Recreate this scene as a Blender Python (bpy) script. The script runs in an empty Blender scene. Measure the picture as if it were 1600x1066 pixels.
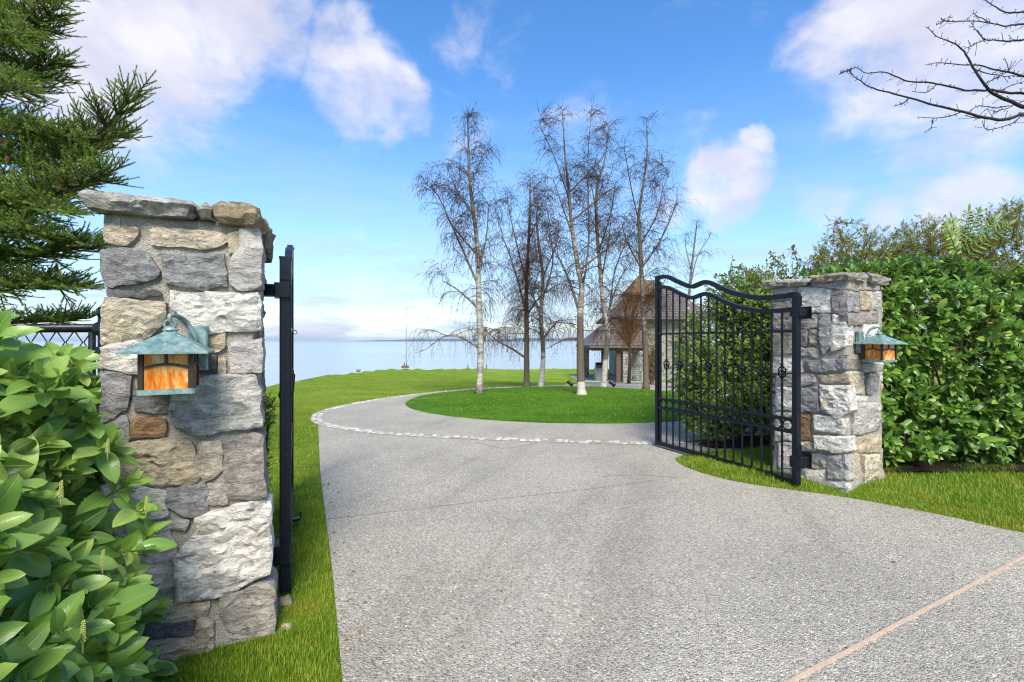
import bpy, math, random
import numpy as np
from mathutils import Vector, Matrix, noise

SC = bpy.context.scene
COL = SC.collection
PI = math.pi
F, CX, CY, EYE = 720.0, 800.0, 533.0, 1.5      # photograph's focal length, principal point (pixels) and eye height (m)

# ---------------------------------------------------------------- camera, world, sun, exposure
cam_data = bpy.data.cameras.new("camera")
cam_data.sensor_width = 36.0
cam_data.lens = 36.0 * F / 1600.0
cam_data.clip_start, cam_data.clip_end = 0.05, 90000.0
cam = bpy.data.objects.new("camera", cam_data)
COL.objects.link(cam)
cam.location = (0, 0, EYE)
cam.rotation_euler = (PI / 2, 0, 0)
SC.camera = cam

SUN_AZ, SUN_EL = math.radians(171), math.radians(47)     # azimuth clockwise from +Y: behind the camera
SC.view_settings.view_transform = 'Standard'
SC.view_settings.look = 'None'
SC.view_settings.exposure = 1.35
SC.view_settings.gamma = 1.0
SC.view_settings.use_curve_mapping = False
SC.render.engine = 'CYCLES'
SC.cycles.use_denoising = True
try:
    SC.cycles.denoiser = 'OPENIMAGEDENOISE'
    SC.cycles.denoising_input_passes = 'RGB_ALBEDO_NORMAL'
    SC.cycles.denoising_prefilter = 'ACCURATE'
except Exception:
    pass
SC.cycles.max_bounces = 6
SC.cycles.diffuse_bounces = 3
SC.cycles.glossy_bounces = 2
SC.cycles.transmission_bounces = 4
SC.cycles.transparent_max_bounces = 8
SC.cycles.sample_clamp_indirect = 8.0
SC.cycles.pixel_filter_type = 'BLACKMAN_HARRIS'
SC.cycles.filter_width = 1.2

sun_data = bpy.data.lights.new("sun", 'SUN')
sun_data.energy = 2.75
sun_data.angle = math.radians(26)
sun_data.color = (1.0, 0.935, 0.80)
sun = bpy.data.objects.new("sun", sun_data)
COL.objects.link(sun)
sdir = Vector((math.sin(SUN_AZ) * math.cos(SUN_EL), math.cos(SUN_AZ) * math.cos(SUN_EL), math.sin(SUN_EL)))
sun.rotation_euler = sdir.to_track_quat('Z', 'Y').to_euler()
sun.location = (6, -8, 12)


class NT:
    """Small node-tree writer: nt.n('ShaderNodeX', {input: value or socket}, attribute=value) -> node."""
    def __init__(s, tree):
        s.t = tree
    def n(s, kind, ins=None, **attrs):
        nd = s.t.nodes.new(kind)
        for k, v in attrs.items():
            setattr(nd, k, v)
        for k, v in (ins or {}).items():
            sock = nd.inputs[k]
            if isinstance(v, bpy.types.NodeSocket):
                s.t.links.new(v, sock)
            elif isinstance(v, bpy.types.Node):
                s.t.links.new(v.outputs[0], sock)
            else:
                sock.default_value = v
        return nd
    def math(s, op, a, b=0.0, c=0.0, clamp=False):
        return s.n('ShaderNodeMath', {0: a, 1: b, 2: c}, operation=op, use_clamp=clamp).outputs[0]
    def mix(s, fac, a, b, blend='MIX'):
        nd = s.n('ShaderNodeMix', {0: fac, 6: a, 7: b}, data_type='RGBA', blend_type=blend)
        return nd.outputs[2]
    def ramp(s, fac, stops, interp='LINEAR'):
        nd = s.n('ShaderNodeValToRGB', {0: fac})
        cr = nd.color_ramp
        cr.interpolation = interp
        while len(cr.elements) < len(stops):
            cr.elements.new(0.5)
        for e, (p, c) in zip(cr.elements, stops):
            e.position = p
            e.color = (c, c, c, 1) if isinstance(c, (int, float)) else (*c, 1)
        return nd.outputs[0]
    def noise(s, vec, scale, detail=4, rough=0.55, dist=0.0, out=0):
        return s.n('ShaderNodeTexNoise', {'Vector': vec, 'Scale': scale, 'Detail': detail, 'Roughness': rough,
                                          'Distortion': dist}).outputs[out]
    def mapr(s, v, a, b, c=0.0, d=1.0, kind='SMOOTHSTEP'):
        return s.n('ShaderNodeMapRange', {0: v, 1: a, 2: b, 3: c, 4: d}, interpolation_type=kind, clamp=True).outputs[0]
    def vscale(s, v, xyz):
        return s.n('ShaderNodeVectorMath', {0: v, 1: xyz}, operation='MULTIPLY').outputs[0]


world = bpy.data.worlds.new("World")
SC.world = world
world.use_nodes = True
world.node_tree.nodes.clear()
W = NT(world.node_tree)


def px_dir(px, py):
    return Vector(((px - CX) / F, 1.0, (CY - py) / F)).normalized()


def build_world():
    sky = W.n('ShaderNodeTexSky', sky_type='NISHITA', sun_disc=False)
    sky.sun_elevation, sky.sun_rotation = SUN_EL, SUN_AZ
    sky.altitude, sky.air_density, sky.dust_density, sky.ozone_density = 0, 1.0, 0.35, 2.5
    gen = W.n('ShaderNodeTexCoord').outputs['Generated']
    blue = W.n('ShaderNodeHueSaturation', {'Hue': 0.502, 'Saturation': 1.27, 'Value': 1.38, 'Fac': 1.0, 'Color': sky}).outputs[0]
    z = W.n('ShaderNodeSeparateXYZ', {0: gen}).outputs[2]
    # pale thin veil low over the horizon, all the way round
    streak = W.noise(W.vscale(gen, (1.6, 1.6, 10.0)), 2.6, 8, 0.62, .4)
    low = W.math('MULTIPLY', W.mapr(z, 0.52, -0.04), W.mapr(streak, 0.34, 0.64, 0.42, 1.0), clamp=True)
    veil = W.mix(W.math('MULTIPLY', low, 1.0, clamp=True), blue, VEIL)
    # cumulus: noise all over the dome, thickened where the photograph's clouds stand
    warp = W.noise(gen, 5.0, 4, 0.6, out=1)
    wv = W.n('ShaderNodeVectorMath', {0: gen, 1: W.vscale(W.n('ShaderNodeVectorMath', {0: warp, 1: (0.5, 0.5, 0.5)}, operation='SUBTRACT').outputs[0], (.16, .16, .16))}, operation='ADD').outputs[0]
    big = W.noise(W.vscale(gen, (1, 1, 1.5)), 5.2, 10, 0.62, 0.35)
    acc = None
    for (px, py, r, amp) in CLOUDS:
        d = px_dir(px, py)
        dot = W.n('ShaderNodeVectorMath', {0: W.n('ShaderNodeVectorMath', {0: wv}, operation='NORMALIZE').outputs[0], 1: tuple(d)}, operation='DOT_PRODUCT').outputs['Value']
        b = W.mapr(dot, math.cos(r), math.cos(r * 0.15), 0.0, amp)
        acc = b if acc is None else W.math('MAXIMUM', acc, b)
    dens = W.math('ADD', W.math('MULTIPLY', W.math('SUBTRACT', big, 0.5), 1.5), acc)
    dens = W.mapr(dens, 0.07, 0.66)
    shade = W.noise(W.vscale(gen, (1, 1, 1.6)), 9.0, 5, 0.55)
    ccol = W.mix(W.mapr(shade, 0.3, 0.7), CLOUD_A, CLOUD_B)
    out = W.mix(W.math('MULTIPLY', dens, 0.90), veil, ccol)
    bg = W.n('ShaderNodeBackground', {'Color': out, 'Strength': 0.082})
    W.n('ShaderNodeOutputWorld', {'Surface': bg})


VEIL = (2.85, 3.6, 4.45, 1)
CLOUD_A = (3.8, 3.72, 4.35, 1)
CLOUD_B = (5.1, 4.88, 5.15, 1)
CLOUDS = [(170, 20, .26, .60), (330, 25, .20, .58), (430, 60, .12, .46), (560, 140, .13, .50), (615, 150, .08, .42), (545, 70, .08, .40),
          (1330, 60, .11, .5), (1450, 50, .2, .55), (1600, 20, .25, .55), (1130, 290, .1, .55), (1172, 225, .035, .45),
          (1290, 310, .07, .28), (1535, 310, .08, .35), (480, 500, .10, .45), (240, 430, .07, .3), (640, 300, .05, .2), (1400, 330, .05, .22), (1050, 350, .05, .2), (560, 380, .06, .2), (700, 230, .06, .22), (930, 200, .08, .12)]
build_world()


def build_haze():
    """thin sea air between the eye and the far shore"""
    m = bpy.data.materials.new("sea_haze"); m.use_nodes = True
    m.node_tree.nodes.clear()
    t = NT(m.node_tree)
    v = t.n('ShaderNodeVolumePrincipled', {'Color': (.74, .86, 1.0, 1), 'Density': 4.5e-5, 'Anisotropy': 0.2})
    t.n('ShaderNodeOutputMaterial', {'Volume': v})
    x, y0, y1, z0, z1 = 31000, -1200, 31000, -13.5, 190
    p = [(a, b, c) for c in (z0, z1) for a, b in ((-x, y0), (x, y0), (x, y1), (-x, y1))]
    me = bpy.data.meshes.new("haze")
    me.from_pydata(p, [], [(3, 2, 1, 0), (4, 5, 6, 7), (0, 1, 5, 4), (1, 2, 6, 5), (2, 3, 7, 6), (3, 0, 4, 7)])
    me.materials.append(m)
    o = bpy.data.objects.new("haze", me)
    COL.objects.link(o)
    o["kind"] = "stuff"


build_haze()

# ---------------------------------------------------------------- helpers
def ray(px, py):
    return np.array([(px - CX) / F, 1.0, (CY - py) / F])


def at(px, py, depth):
    """The point of the place seen at that pixel, depth metres ahead of the eye."""
    r = ray(px, py) * depth
    return np.array([r[0], r[1], EYE + r[2]])


def on_plane(px, py, p0, n):
    c = np.array([0, 0, EYE]); r = ray(px, py)
    return c + r * (np.dot(np.asarray(p0) - c, n) / np.dot(r, n))


def smooth(a, b, x):
    t = np.clip((np.asarray(x, float) - a) / (b - a), 0, 1)
    return t * t * (3 - 2 * t)


def link(o, parent=None):
    COL.objects.link(o)
    if parent is not None:
        o.parent = parent
    return o


def tag(o, label=None, cat=None, group=None, kind=None):
    for k, v in (("label", label), ("category", cat), ("group", group), ("kind", kind)):
        if v:
            o[k] = v
    return o


def empty(name, loc, label, cat, group=None, rz=0.0):
    o = bpy.data.objects.new(name, None)
    o.empty_display_size = 0.2
    o.location = loc
    o.rotation_euler = (0, 0, rz)
    link(o)
    return tag(o, label, cat, group)


def mesh_obj(name, verts, faces, mat, parent=None, smooth_shade=False, attr=None, local=None):
    """verts in world space; they are moved to the parent's space when there is one."""
    v = np.asarray(verts, np.float64).reshape(-1, 3)
    if parent is not None:
        m = np.array(parent_matrix(parent).inverted())
        v = v @ m[:3, :3].T + m[:3, 3]
    me = bpy.data.meshes.new(name)
    if isinstance(faces, np.ndarray):
        k = faces.shape[1]
        me.vertices.add(len(v)); me.vertices.foreach_set("co", v.astype(np.float32).ravel())
        me.loops.add(faces.size); me.loops.foreach_set("vertex_index", faces.astype(np.int32).ravel())
        me.polygons.add(len(faces)); me.polygons.foreach_set("loop_start", np.arange(0, faces.size, k, dtype=np.int32))
        me.update(calc_edges=True)
    else:
        me.from_pydata([tuple(p) for p in v], [], faces)
    if smooth_shade and len(me.polygons):
        me.polygons.foreach_set("use_smooth", np.ones(len(me.polygons), bool))
    if attr is not None:
        a = me.attributes.new("tint", 'FLOAT', 'POINT')
        a.data.foreach_set("value", np.asarray(attr, np.float32))
    if mat is not None:
        me.materials.append(mat)
    me.validate()
    me.update()
    return link(bpy.data.objects.new(name, me), parent)


def parent_matrix(o):
    m = o.matrix_basis.copy()
    while o.parent is not None:
        o = o.parent
        m = o.matrix_basis @ m
    return m


class MB:
    """Collects tubes, boxes and prisms of ONE piece."""
    def __init__(s):
        s.v, s.f, s.k = [], [], 0
    def add(s, v, f):
        v = np.asarray(v, float)
        s.v.append(v)
        s.f.extend([tuple(i + s.k for i in q) for q in f])
        s.k += len(v)
        return s
    def tube(s, pts, rad, n=6, cap=True):
        p = np.asarray(pts, float); k = len(p)
        r = np.full(k, rad, float) if np.isscalar(rad) else np.asarray(rad, float)
        t = np.gradient(p, axis=0)
        t /= np.linalg.norm(t, axis=1)[:, None] + 1e-12
        ref = np.array([0.31, 0.17, 0.93]) if abs(np.dot(t.mean(0), (0, 0, 1))) < .8 else np.array([0.93, 0.31, 0.1])
        a = np.cross(t, ref); a /= np.linalg.norm(a, axis=1)[:, None] + 1e-12
        b = np.cross(t, a)
        th = np.arange(n) * 2 * PI / n
        ring = (np.cos(th)[None, :, None] * a[:, None] + np.sin(th)[None, :, None] * b[:, None]) * r[:, None, None] + p[:, None]
        f = [(i * n + j, i * n + (j + 1) % n, (i + 1) * n + (j + 1) % n, (i + 1) * n + j) for i in range(k - 1) for j in range(n)]
        if cap and n > 2:
            f.append(tuple(range(n))[::-1]); f.append(tuple((k - 1) * n + j for j in range(n)))
        return s.add(ring.reshape(-1, 3), f)
    def bar(s, a, b, w, h, up=(0, 0, 1), bev=0.0):
        """rectangular bar from a to b, w across, h along up"""
        a, b, up = (np.asarray(q, float) for q in (a, b, up))
        t = b - a; t /= np.linalg.norm(t)
        x = np.cross(t, up); x /= np.linalg.norm(x)
        y = np.cross(x, t)
        if bev > 0:
            c = [(-w/2+bev, -h/2), (w/2-bev, -h/2), (w/2, -h/2+bev), (w/2, h/2-bev), (w/2-bev, h/2), (-w/2+bev, h/2), (-w/2, h/2-bev), (-w/2, -h/2+bev)]
        else:
            c = [(-w/2, -h/2), (w/2, -h/2), (w/2, h/2), (-w/2, h/2)]
        n = len(c)
        v = [e + x * i + y * j for e in (a, b) for i, j in c]
        f = [(i, (i + 1) % n, n + (i + 1) % n, n + i) for i in range(n)] + [tuple(range(n))[::-1], tuple(range(n, 2 * n))]
        return s.add(v, f)
    def path_bar(s, pts, w, h, side):
        """bar with a w (along side) x h section swept along pts, mitred"""
        p = np.asarray(pts, float); side = np.asarray(side, float)
        t = np.gradient(p, axis=0); t /= np.linalg.norm(t, axis=1)[:, None]
        u = np.cross(np.tile(side, (len(p), 1)), t); u /= np.linalg.norm(u, axis=1)[:, None]
        v = np.stack([p - side * w/2 - u * h/2, p + side * w/2 - u * h/2, p + side * w/2 + u * h/2, p - side * w/2 + u * h/2], 1).reshape(-1, 3)
        k = len(p)
        f = [(i*4+j, i*4+(j+1) % 4, i*4+4+(j+1) % 4, i*4+4+j) for i in range(k-1) for j in range(4)] + [(3, 2, 1, 0), tuple((k-1)*4+j for j in range(4))]
        return s.add(v, f)
    def torus(s, c, ax, ay, R, r, n=20, m=6, a0=0.0, a1=2*PI):
        th = np.linspace(a0, a1, n + 1)
        c, ax, ay = (np.asarray(q, float) for q in (c, ax, ay))
        pts = c + np.cos(th)[:, None] * ax * R + np.sin(th)[:, None] * ay * R
        return s.tube(pts, r, m)
    def lathe(s, c, prof, n=16):
        c = np.asarray(c, float); th = np.arange(n) * 2 * PI / n
        v = [c + np.array([r * math.cos(a), r * math.sin(a), z]) for r, z in prof for a in th]
        k = len(prof)
        f = [(i*n+j, i*n+(j+1) % n, i*n+n+(j+1) % n, i*n+n+j) for i in range(k-1) for j in range(n)] + [tuple(range(n))[::-1], tuple((k-1)*n+j for j in range(n))]
        return s.add(v, f)
    def build(s, name, mat, parent=None, smooth_shade=False):
        v = np.concatenate(s.v) if s.v else np.zeros((0, 3))
        return mesh_obj(name, v, s.f, mat, parent, smooth_shade)


def twin(o, parent, name=None):
    c = o.copy(); COL.objects.link(c); c.parent = parent
    return c


def spline(pts, n, closed=False):
    """Catmull-Rom through pts"""
    p = np.asarray(pts, float); k = len(p)
    out = []
    segs = k if closed else k - 1
    for i in range(segs):
        if closed:
            a, b, c, d = p[(i-1) % k], p[i], p[(i+1) % k], p[(i+2) % k]
        else:
            a, b, c, d = p[max(i-1, 0)], p[i], p[i+1], p[min(i+2, k-1)]
        for t in np.arange(n) / n:
            out.append(.5 * ((2*b) + (c-a)*t + (2*a-5*b+4*c-d)*t*t + (3*b-a-3*c+d)*t**3))
    if not closed:
        out.append(p[-1])
    return np.array(out)


def resample(pts, step, closed=False):
    p = np.asarray(pts, float)
    if closed:
        p = np.vstack([p, p[:1]])
    d = np.r_[0, np.cumsum(np.linalg.norm(np.diff(p, axis=0), axis=1))]
    n = max(3 if closed else 1, int(round(d[-1] / step)))
    s = np.linspace(0, d[-1], n + 1)
    q = np.stack([np.interp(s, d, p[:, i]) for i in range(p.shape[1])], 1)
    return q[:-1] if closed else q


def fbm(x, y, z, o=4):
    return noise.fractal(Vector((x, y, z)), 1.0, 2.0, o)


# ---------------------------------------------------------------- materials
def new_mat(name):
    m = bpy.data.materials.new(name)
    m.use_nodes = True
    m.node_tree.nodes.clear()
    return m, NT(m.node_tree)


def finish(t, bsdf):
    t.n('ShaderNodeOutputMaterial', {'Surface': bsdf})


def pbsdf(t, col, rough=0.6, spec=0.4, bump=None, dist=0.01, strength=1.0, metal=0.0, **kw):
    ins = {'Base Color': col, 'Roughness': rough, 'Metallic': metal, 'Specular IOR Level': spec}
    if bump is not None:
        ins['Normal'] = t.n('ShaderNodeBump', {'Height': bump, 'Distance': dist, 'Strength': strength}).outputs[0]
    ins.update(kw)
    return t.n('ShaderNodeBsdfPrincipled', ins).outputs[0]


def pos(t):
    return t.n('ShaderNodeNewGeometry').outputs['Position']


def obj_co(t):
    return t.n('ShaderNodeTexCoord').outputs['Object']


def c4(r, g, b):
    return (r, g, b, 1.0)


def m_stone():
    m, t = new_mat("cleft_stone")
    oi = t.n('ShaderNodeObjectInfo')
    base, rnd = oi.outputs['Color'], oi.outputs['Random']
    off = t.n('ShaderNodeCombineXYZ', {0: t.math('MULTIPLY', rnd, 37.0), 1: t.math('MULTIPLY', rnd, 91.0), 2: 0.0}).outputs[0]
    p = t.n('ShaderNodeVectorMath', {0: pos(t), 1: off}, operation='ADD').outputs[0]
    bed = t.noise(t.vscale(p, (8, 8, 17)), 1.0, 9, 0.70, 0.9)
    mott = t.noise(p, 14.0, 7, 0.65)
    fine = t.noise(p, 140.0, 4, 0.7)
    col = t.mix(t.mapr(bed, 0.32, 0.72), t.mix(1.0, base, c4(.56, .56, .58), 'MULTIPLY'), t.mix(1.0, base, c4(1.25, 1.23, 1.19), 'MULTIPLY'))
    col = t.mix(t.math('MULTIPLY', t.mapr(mott, 0.52, 0.68), 0.55), col, t.mix(0.5, base, c4(.62, .60, .56)))
    rust = t.mapr(t.noise(p, 5.5, 6, 0.7), 0.56, 0.70)
    col = t.mix(t.math('MULTIPLY', rust, t.math('MULTIPLY', rnd, 0.6)), col, c4(.36, .22, .085))
    dark = t.mapr(t.noise(t.vscale(p, (1, 1, 1.7)), 21.0, 6, 0.75), 0.585, 0.67)
    col = t.mix(t.math('MULTIPLY', dark, 0.70), col, c4(.05, .05, .052))
    h = t.math('ADD', t.math('MULTIPLY', bed, 1.0), t.math('ADD', t.math('MULTIPLY', mott, .8), t.math('MULTIPLY', fine, .16)))
    vein = t.mapr(t.noise(t.vscale(p, (5, 5, 13)), 1.0, 3, .5, 2.0), .485, .50)
    vein = t.math('MULTIPLY', vein, t.mapr(t.noise(t.vscale(p, (5, 5, 13)), 1.0, 3, .5, 2.0), .515, .50))
    col = t.mix(t.math('MULTIPLY', vein, .16), col, c4(.08, .08, .08))
    h = t.math('SUBTRACT', h, t.math('MULTIPLY', vein, .16))
    finish(t, pbsdf(t, col, 0.85, 0.2, h, 0.026, 1.0))
    return m


def m_mortar():
    m, t = new_mat("sandy_mortar")
    p = pos(t)
    v = t.n('ShaderNodeTexVoronoi', {'Vector': p, 'Scale': 260.0}, feature='F1')
    grain = t.n('ShaderNodeSeparateColor', {0: v.outputs['Color']}).outputs[0]
    col = t.ramp(grain, [(0, (.27, .245, .20)), (.35, (.38, .35, .30)), (.7, (.43, .395, .34)), (1, (.53, .50, .44))])
    big = t.noise(p, 6, 5, .6)
    col = t.mix(t.math('MULTIPLY', t.mapr(big, .5, .75), .5), col, c4(.27, .24, .20))
    h = t.math('ADD', t.math('MULTIPLY', v.outputs['Distance'], -1.0), t.noise(p, 60, 4, .7))
    finish(t, pbsdf(t, col, 0.95, 0.1, h, 0.006, 1.0))
    return m


def m_metal():
    m, t = new_mat("black_painted_steel")
    p = pos(t)
    n = t.noise(p, 30, 5, .6)
    col = t.mix(n, c4(.003, .004, .008), c4(.008, .011, .019))
    dust = t.mapr(t.noise(p, 9, 6, .7), .56, .75)
    col = t.mix(t.math('MULTIPLY', dust, .12), col, c4(.13, .11, .11))
    finish(t, pbsdf(t, col, t.mapr(n, .3, .7, .28, .42, 'LINEAR'), 0.28, t.noise(p, 90, 3, .5), 0.0012, .6))
    return m


def m_patina():
    m, t = new_mat("verdigris_copper")
    p = pos(t)
    n = t.noise(p, 26, 6, .65, .5)
    col = t.ramp(n, [(.25, (.035, .10, .095)), (.42, (.10, .20, .19)), (.58, (.22, .30, .295)), (.8, (.33, .345, .33))])
    br = t.mapr(t.noise(p, 14, 5, .7), .55, .72)
    col = t.mix(t.math('MULTIPLY', br, .6), col, c4(.20, .17, .17))
    finish(t, pbsdf(t, col, .5, .45, n, .002, .6, 0.25))
    return m


def m_artglass():
    m, t = new_mat("amber_art_glass")
    p = pos(t)
    n = t.noise(t.vscale(p, (9, 9, 4.5)), 1.3, 4, .55, 2.2)
    s = t.noise(t.vscale(p, (30, 30, 6)), 1.0, 3, .5, 1.0)
    col = t.ramp(n, [(.30, (.50, .11, .015)), (.42, (.74, .22, .025)), (.52, (.82, .36, .07)), (.61, (.84, .60, .30)), (.70, (.84, .77, .62))])
    col = t.mix(t.math('MULTIPLY', t.mapr(s, .5, .7), .35), col, c4(.80, .44, .16))
    a = pbsdf(t, col, .12, .6, n, .001, .3)
    b = t.n('ShaderNodeBsdfTranslucent', {'Color': col}).outputs[0]
    finish(t, t.n('ShaderNodeMixShader', {0: .35, 1: a, 2: b}).outputs[0])
    return m


def m_flat(name, col, rough=.6, spec=.3, vary=.35, scale=12, bump=0.0, metal=0.0):
    m, t = new_mat(name)
    p = pos(t)
    n = t.noise(p, scale, 5, .6)
    a = tuple(x * (1 - vary) for x in col); b = tuple(min(1, x * (1 + vary)) for x in col)
    finish(t, pbsdf(t, t.mix(n, c4(*a), c4(*b)), rough, spec, t.noise(p, scale * 4, 4, .65) if bump else None, bump or .01, 1.0, metal))
    return m


def m_leaf(name, dark, mid, light, rough=.34, transl=.25, vein=True, rib=(.25, .34, .12), spec=.42, edge=None):
    """leaf blade: u across (-1..1) and v along are stored in UV; tint per leaf from attribute + object random"""
    m, t = new_mat(name)
    a = t.n('ShaderNodeAttribute', attribute_name="tint").outputs['Fac']
    rnd = t.n('ShaderNodeObjectInfo').outputs['Random']
    fac = t.math('FRACT', t.math('ADD', a, t.math('MULTIPLY', rnd, 1.7)))
    p = pos(t)
    col = t.ramp(fac, [(0, dark), (.5, mid), (1, light)])
    col = t.mix(t.math('MULTIPLY', t.noise(p, 22, 3, .5), .5), col, c4(*mid))
    if edge:
        col = t.mix(t.mapr(t.noise(p, 3.1, 3, .6), .52, .66), col, c4(*edge))
    bump = None
    if vein:
        uv = t.n('ShaderNodeSeparateXYZ', {0: t.n('ShaderNodeTexCoord').outputs['UV']})
        u = t.math('ABSOLUTE', t.math('SUBTRACT', uv.outputs[0], .5))
        mid_rib = t.mapr(u, .045, .012)
        side = t.math('SINE', t.math('MULTIPLY', t.math('SUBTRACT', uv.outputs[1], t.math('MULTIPLY', u, .55)), 62.0))
        sv = t.mapr(side, .86, 1.0)
        col = t.mix(t.math('MULTIPLY', mid_rib, .75), col, c4(*rib))
        col = t.mix(t.math('MULTIPLY', sv, .13), col, c4(*rib))
        bump = t.math('SUBTRACT', t.math('MULTIPLY', side, .08), mid_rib)
    back = t.n('ShaderNodeNewGeometry').outputs['Backfacing']
    col = t.mix(t.math('MULTIPLY', back, .55), col, t.mix(.5, col, c4(.20, .27, .12)))
    s = pbsdf(t, col, rough, spec, bump, .0015, .6)
    tr = t.n('ShaderNodeBsdfTranslucent', {'Color': t.mix(1.0, col, c4(1.5, 1.5, .7), 'MULTIPLY')}).outputs[0]
    finish(t, t.n('ShaderNodeMixShader', {0: transl, 1: s, 2: tr}).outputs[0])
    return m


def m_blade(name, a, b, c):
    m, t = new_mat(name)
    f = t.n('ShaderNodeAttribute', attribute_name="tint").outputs['Fac']
    p = pos(t)
    col = t.ramp(f, [(0, a), (.55, b), (1, c)])
    patch = t.noise(p, 1.4, 5, .65)
    col = t.mix(t.mapr(patch, .5, .70, 0, .8), col, c4(*[x * k for x, k in zip(c, (.95, .78, .8))]))
    wide = t.noise(t.vscale(p, (.35, 1.3, 1)), .9, 5, .65)
    col = t.mix(t.mapr(wide, .47, .66, 0, .55), col, c4(c[0] * 1.05, c[1] * .88, c[2]))
    deep = t.noise(t.vscale(p, (1, 1.8, 1)), 2.1, 5, .7)
    col = t.mix(t.mapr(deep, .52, .70, 0, .65), col, c4(*a))
    s = pbsdf(t, col, .5, .3)
    tr = t.n('ShaderNodeBsdfTranslucent', {'Color': t.mix(1.0, col, c4(1.3, 1.3, .5), 'MULTIPLY')}).outputs[0]
    finish(t, t.n('ShaderNodeMixShader', {0: .3, 1: s, 2: tr}).outputs[0])
    return m


def m_lawn(name, a, b, c, scale=1.0):
    m, t = new_mat(name)
    p = pos(t)
    f = t.noise(p, 34 * scale, 5, .75)
    col = t.mix(t.mapr(f, .3, .7), c4(*a), c4(*b))
    big = t.noise(t.vscale(p, (.28, .9, .9)), 1.1 * scale, 6, .68)
    col = t.mix(t.mapr(big, .40, .66), col, c4(*c))
    dry = t.noise(t.vscale(p, (.5, 2.4, 1)), .8 * scale, 6, .72)
    col = t.mix(t.mapr(dry, .54, .72, 0, .75), col, c4(c[0] * 1.25, c[1] * 1.02, c[2] * 1.3))
    mid = t.noise(t.vscale(p, (.6, 1.6, 1)), 3.2 * scale, 5, .7)
    col = t.mix(t.mapr(mid, .48, .7, 0, .6), col, c4(*[x * .55 for x in a]))
    finish(t, pbsdf(t, col, .85, .12, t.math('ADD', f, t.noise(p, 120, 3, .7)), .03, 1.0))
    return m


def m_aggregate():
    m, t = new_mat("exposed_aggregate_concrete")
    p = pos(t)
    w = t.n('ShaderNodeVectorMath', {0: p, 1: t.vscale(t.noise(p, 60, 2, .5, out=1), (.010, .010, 0))}, operation='ADD').outputs[0]
    v = t.n('ShaderNodeTexVoronoi', {'Vector': w, 'Scale': 98.0}, feature='F1')
    sep = t.n('ShaderNodeSeparateColor', {0: v.outputs['Color']})
    col = t.ramp(sep.outputs[0], [(0, (.12, .118, .114)), (.13, (.20, .197, .19)), (.32, (.29, .28, .265)), (.52, (.36, .345, .32)), (.64, (.37, .30, .235)), (.74, (.42, .405, .38)), (.86, (.50, .445, .385)), (.94, (.62, .60, .55)), (.985, (.78, .755, .70))], 'CONSTANT')
    v2 = t.n('ShaderNodeTexVoronoi', {'Vector': w, 'Scale': 190.0}, feature='F1')
    s2 = t.n('ShaderNodeSeparateColor', {0: v2.outputs['Color']}).outputs[1]
    col = t.mix(t.math('MULTIPLY', t.mapr(v.outputs['Distance'], .35, .62), .85), col, t.mix(s2, c4(.22, .21, .19), c4(.46, .44, .40)))
    big = t.noise(p, .55, 6, .62)
    col = t.mix(1.0, col, t.ramp(big, [(.3, (.84, .81, .74)), (.55, (1.06, 1.02, .92)), (.75, (1.18, 1.13, 1.0))]), 'MULTIPLY')
    stain = t.mapr(t.noise(p, 2.3, 7, .75, 1.2), .61, .74)
    col = t.mix(t.math('MULTIPLY', stain, .45), col, c4(.16, .125, .095))
    track = t.noise(t.vscale(t.n('ShaderNodeMapping', {'Vector': p, 'Rotation': (0, 0, .41)}).outputs[0], (1.5, .16, 1)), 1.0, 5, .6)
    col = t.mix(t.mapr(track, .50, .66, 0, .38), col, t.mix(1.0, col, c4(.62, .60, .56), 'MULTIPLY'))
    h = t.math('ADD', t.math('MULTIPLY', v.outputs['Distance'], -1.0), t.math('MULTIPLY', v2.outputs['Distance'], -.3))
    finish(t, pbsdf(t, col, .72, .35, h, .007, 1.0))
    return m


def m_bark(name, white, dark, whiteness):
    m, t = new_mat(name)
    p = pos(t)
    a = t.n('ShaderNodeAttribute', attribute_name="tint").outputs['Fac']      # how white the bark is at this place
    n = t.noise(t.vscale(p, (7, 7, 30)), 1.0, 5, .65, .8)
    band = t.noise(t.vscale(p, (4, 4, 11)), 1.0, 6, .7)
    thr = t.math('SUBTRACT', 1.0, t.math('MULTIPLY', a, whiteness))
    f = t.mapr(t.math('ADD', t.math('MULTIPLY', n, .5), t.math('MULTIPLY', band, .5)), t.math('SUBTRACT', thr, .10), t.math('ADD', thr, .12))
    col = t.mix(f, c4(*dark), c4(*white))
    col = t.mix(t.math('MULTIPLY', t.noise(p, 9, 4, .6), .5), col, c4(.24, .19, .14))
    finish(t, pbsdf(t, col, .8, .2, n, .012, 1.0))
    return m


def m_sea():
    m, t = new_mat("sea_water")
    p = pos(t)
    far = t.noise(t.vscale(p, (.0012, .004, 1)), 1.0, 5, .6)
    h = t.math('ADD', t.noise(t.vscale(p, (.35, .9, 1)), .5, 6, .6), t.math('MULTIPLY', t.noise(t.vscale(p, (.02, .06, 1)), 1.0, 4, .5), 3.0))
    col = t.mix(t.mapr(far, .35, .65), c4(.23, .27, .29), c4(.30, .33, .345))
    finish(t, pbsdf(t, col, t.mapr(far, .3, .7, .16, .26), .5, h, .35, .16, IOR=1.33))
    return m


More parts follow.
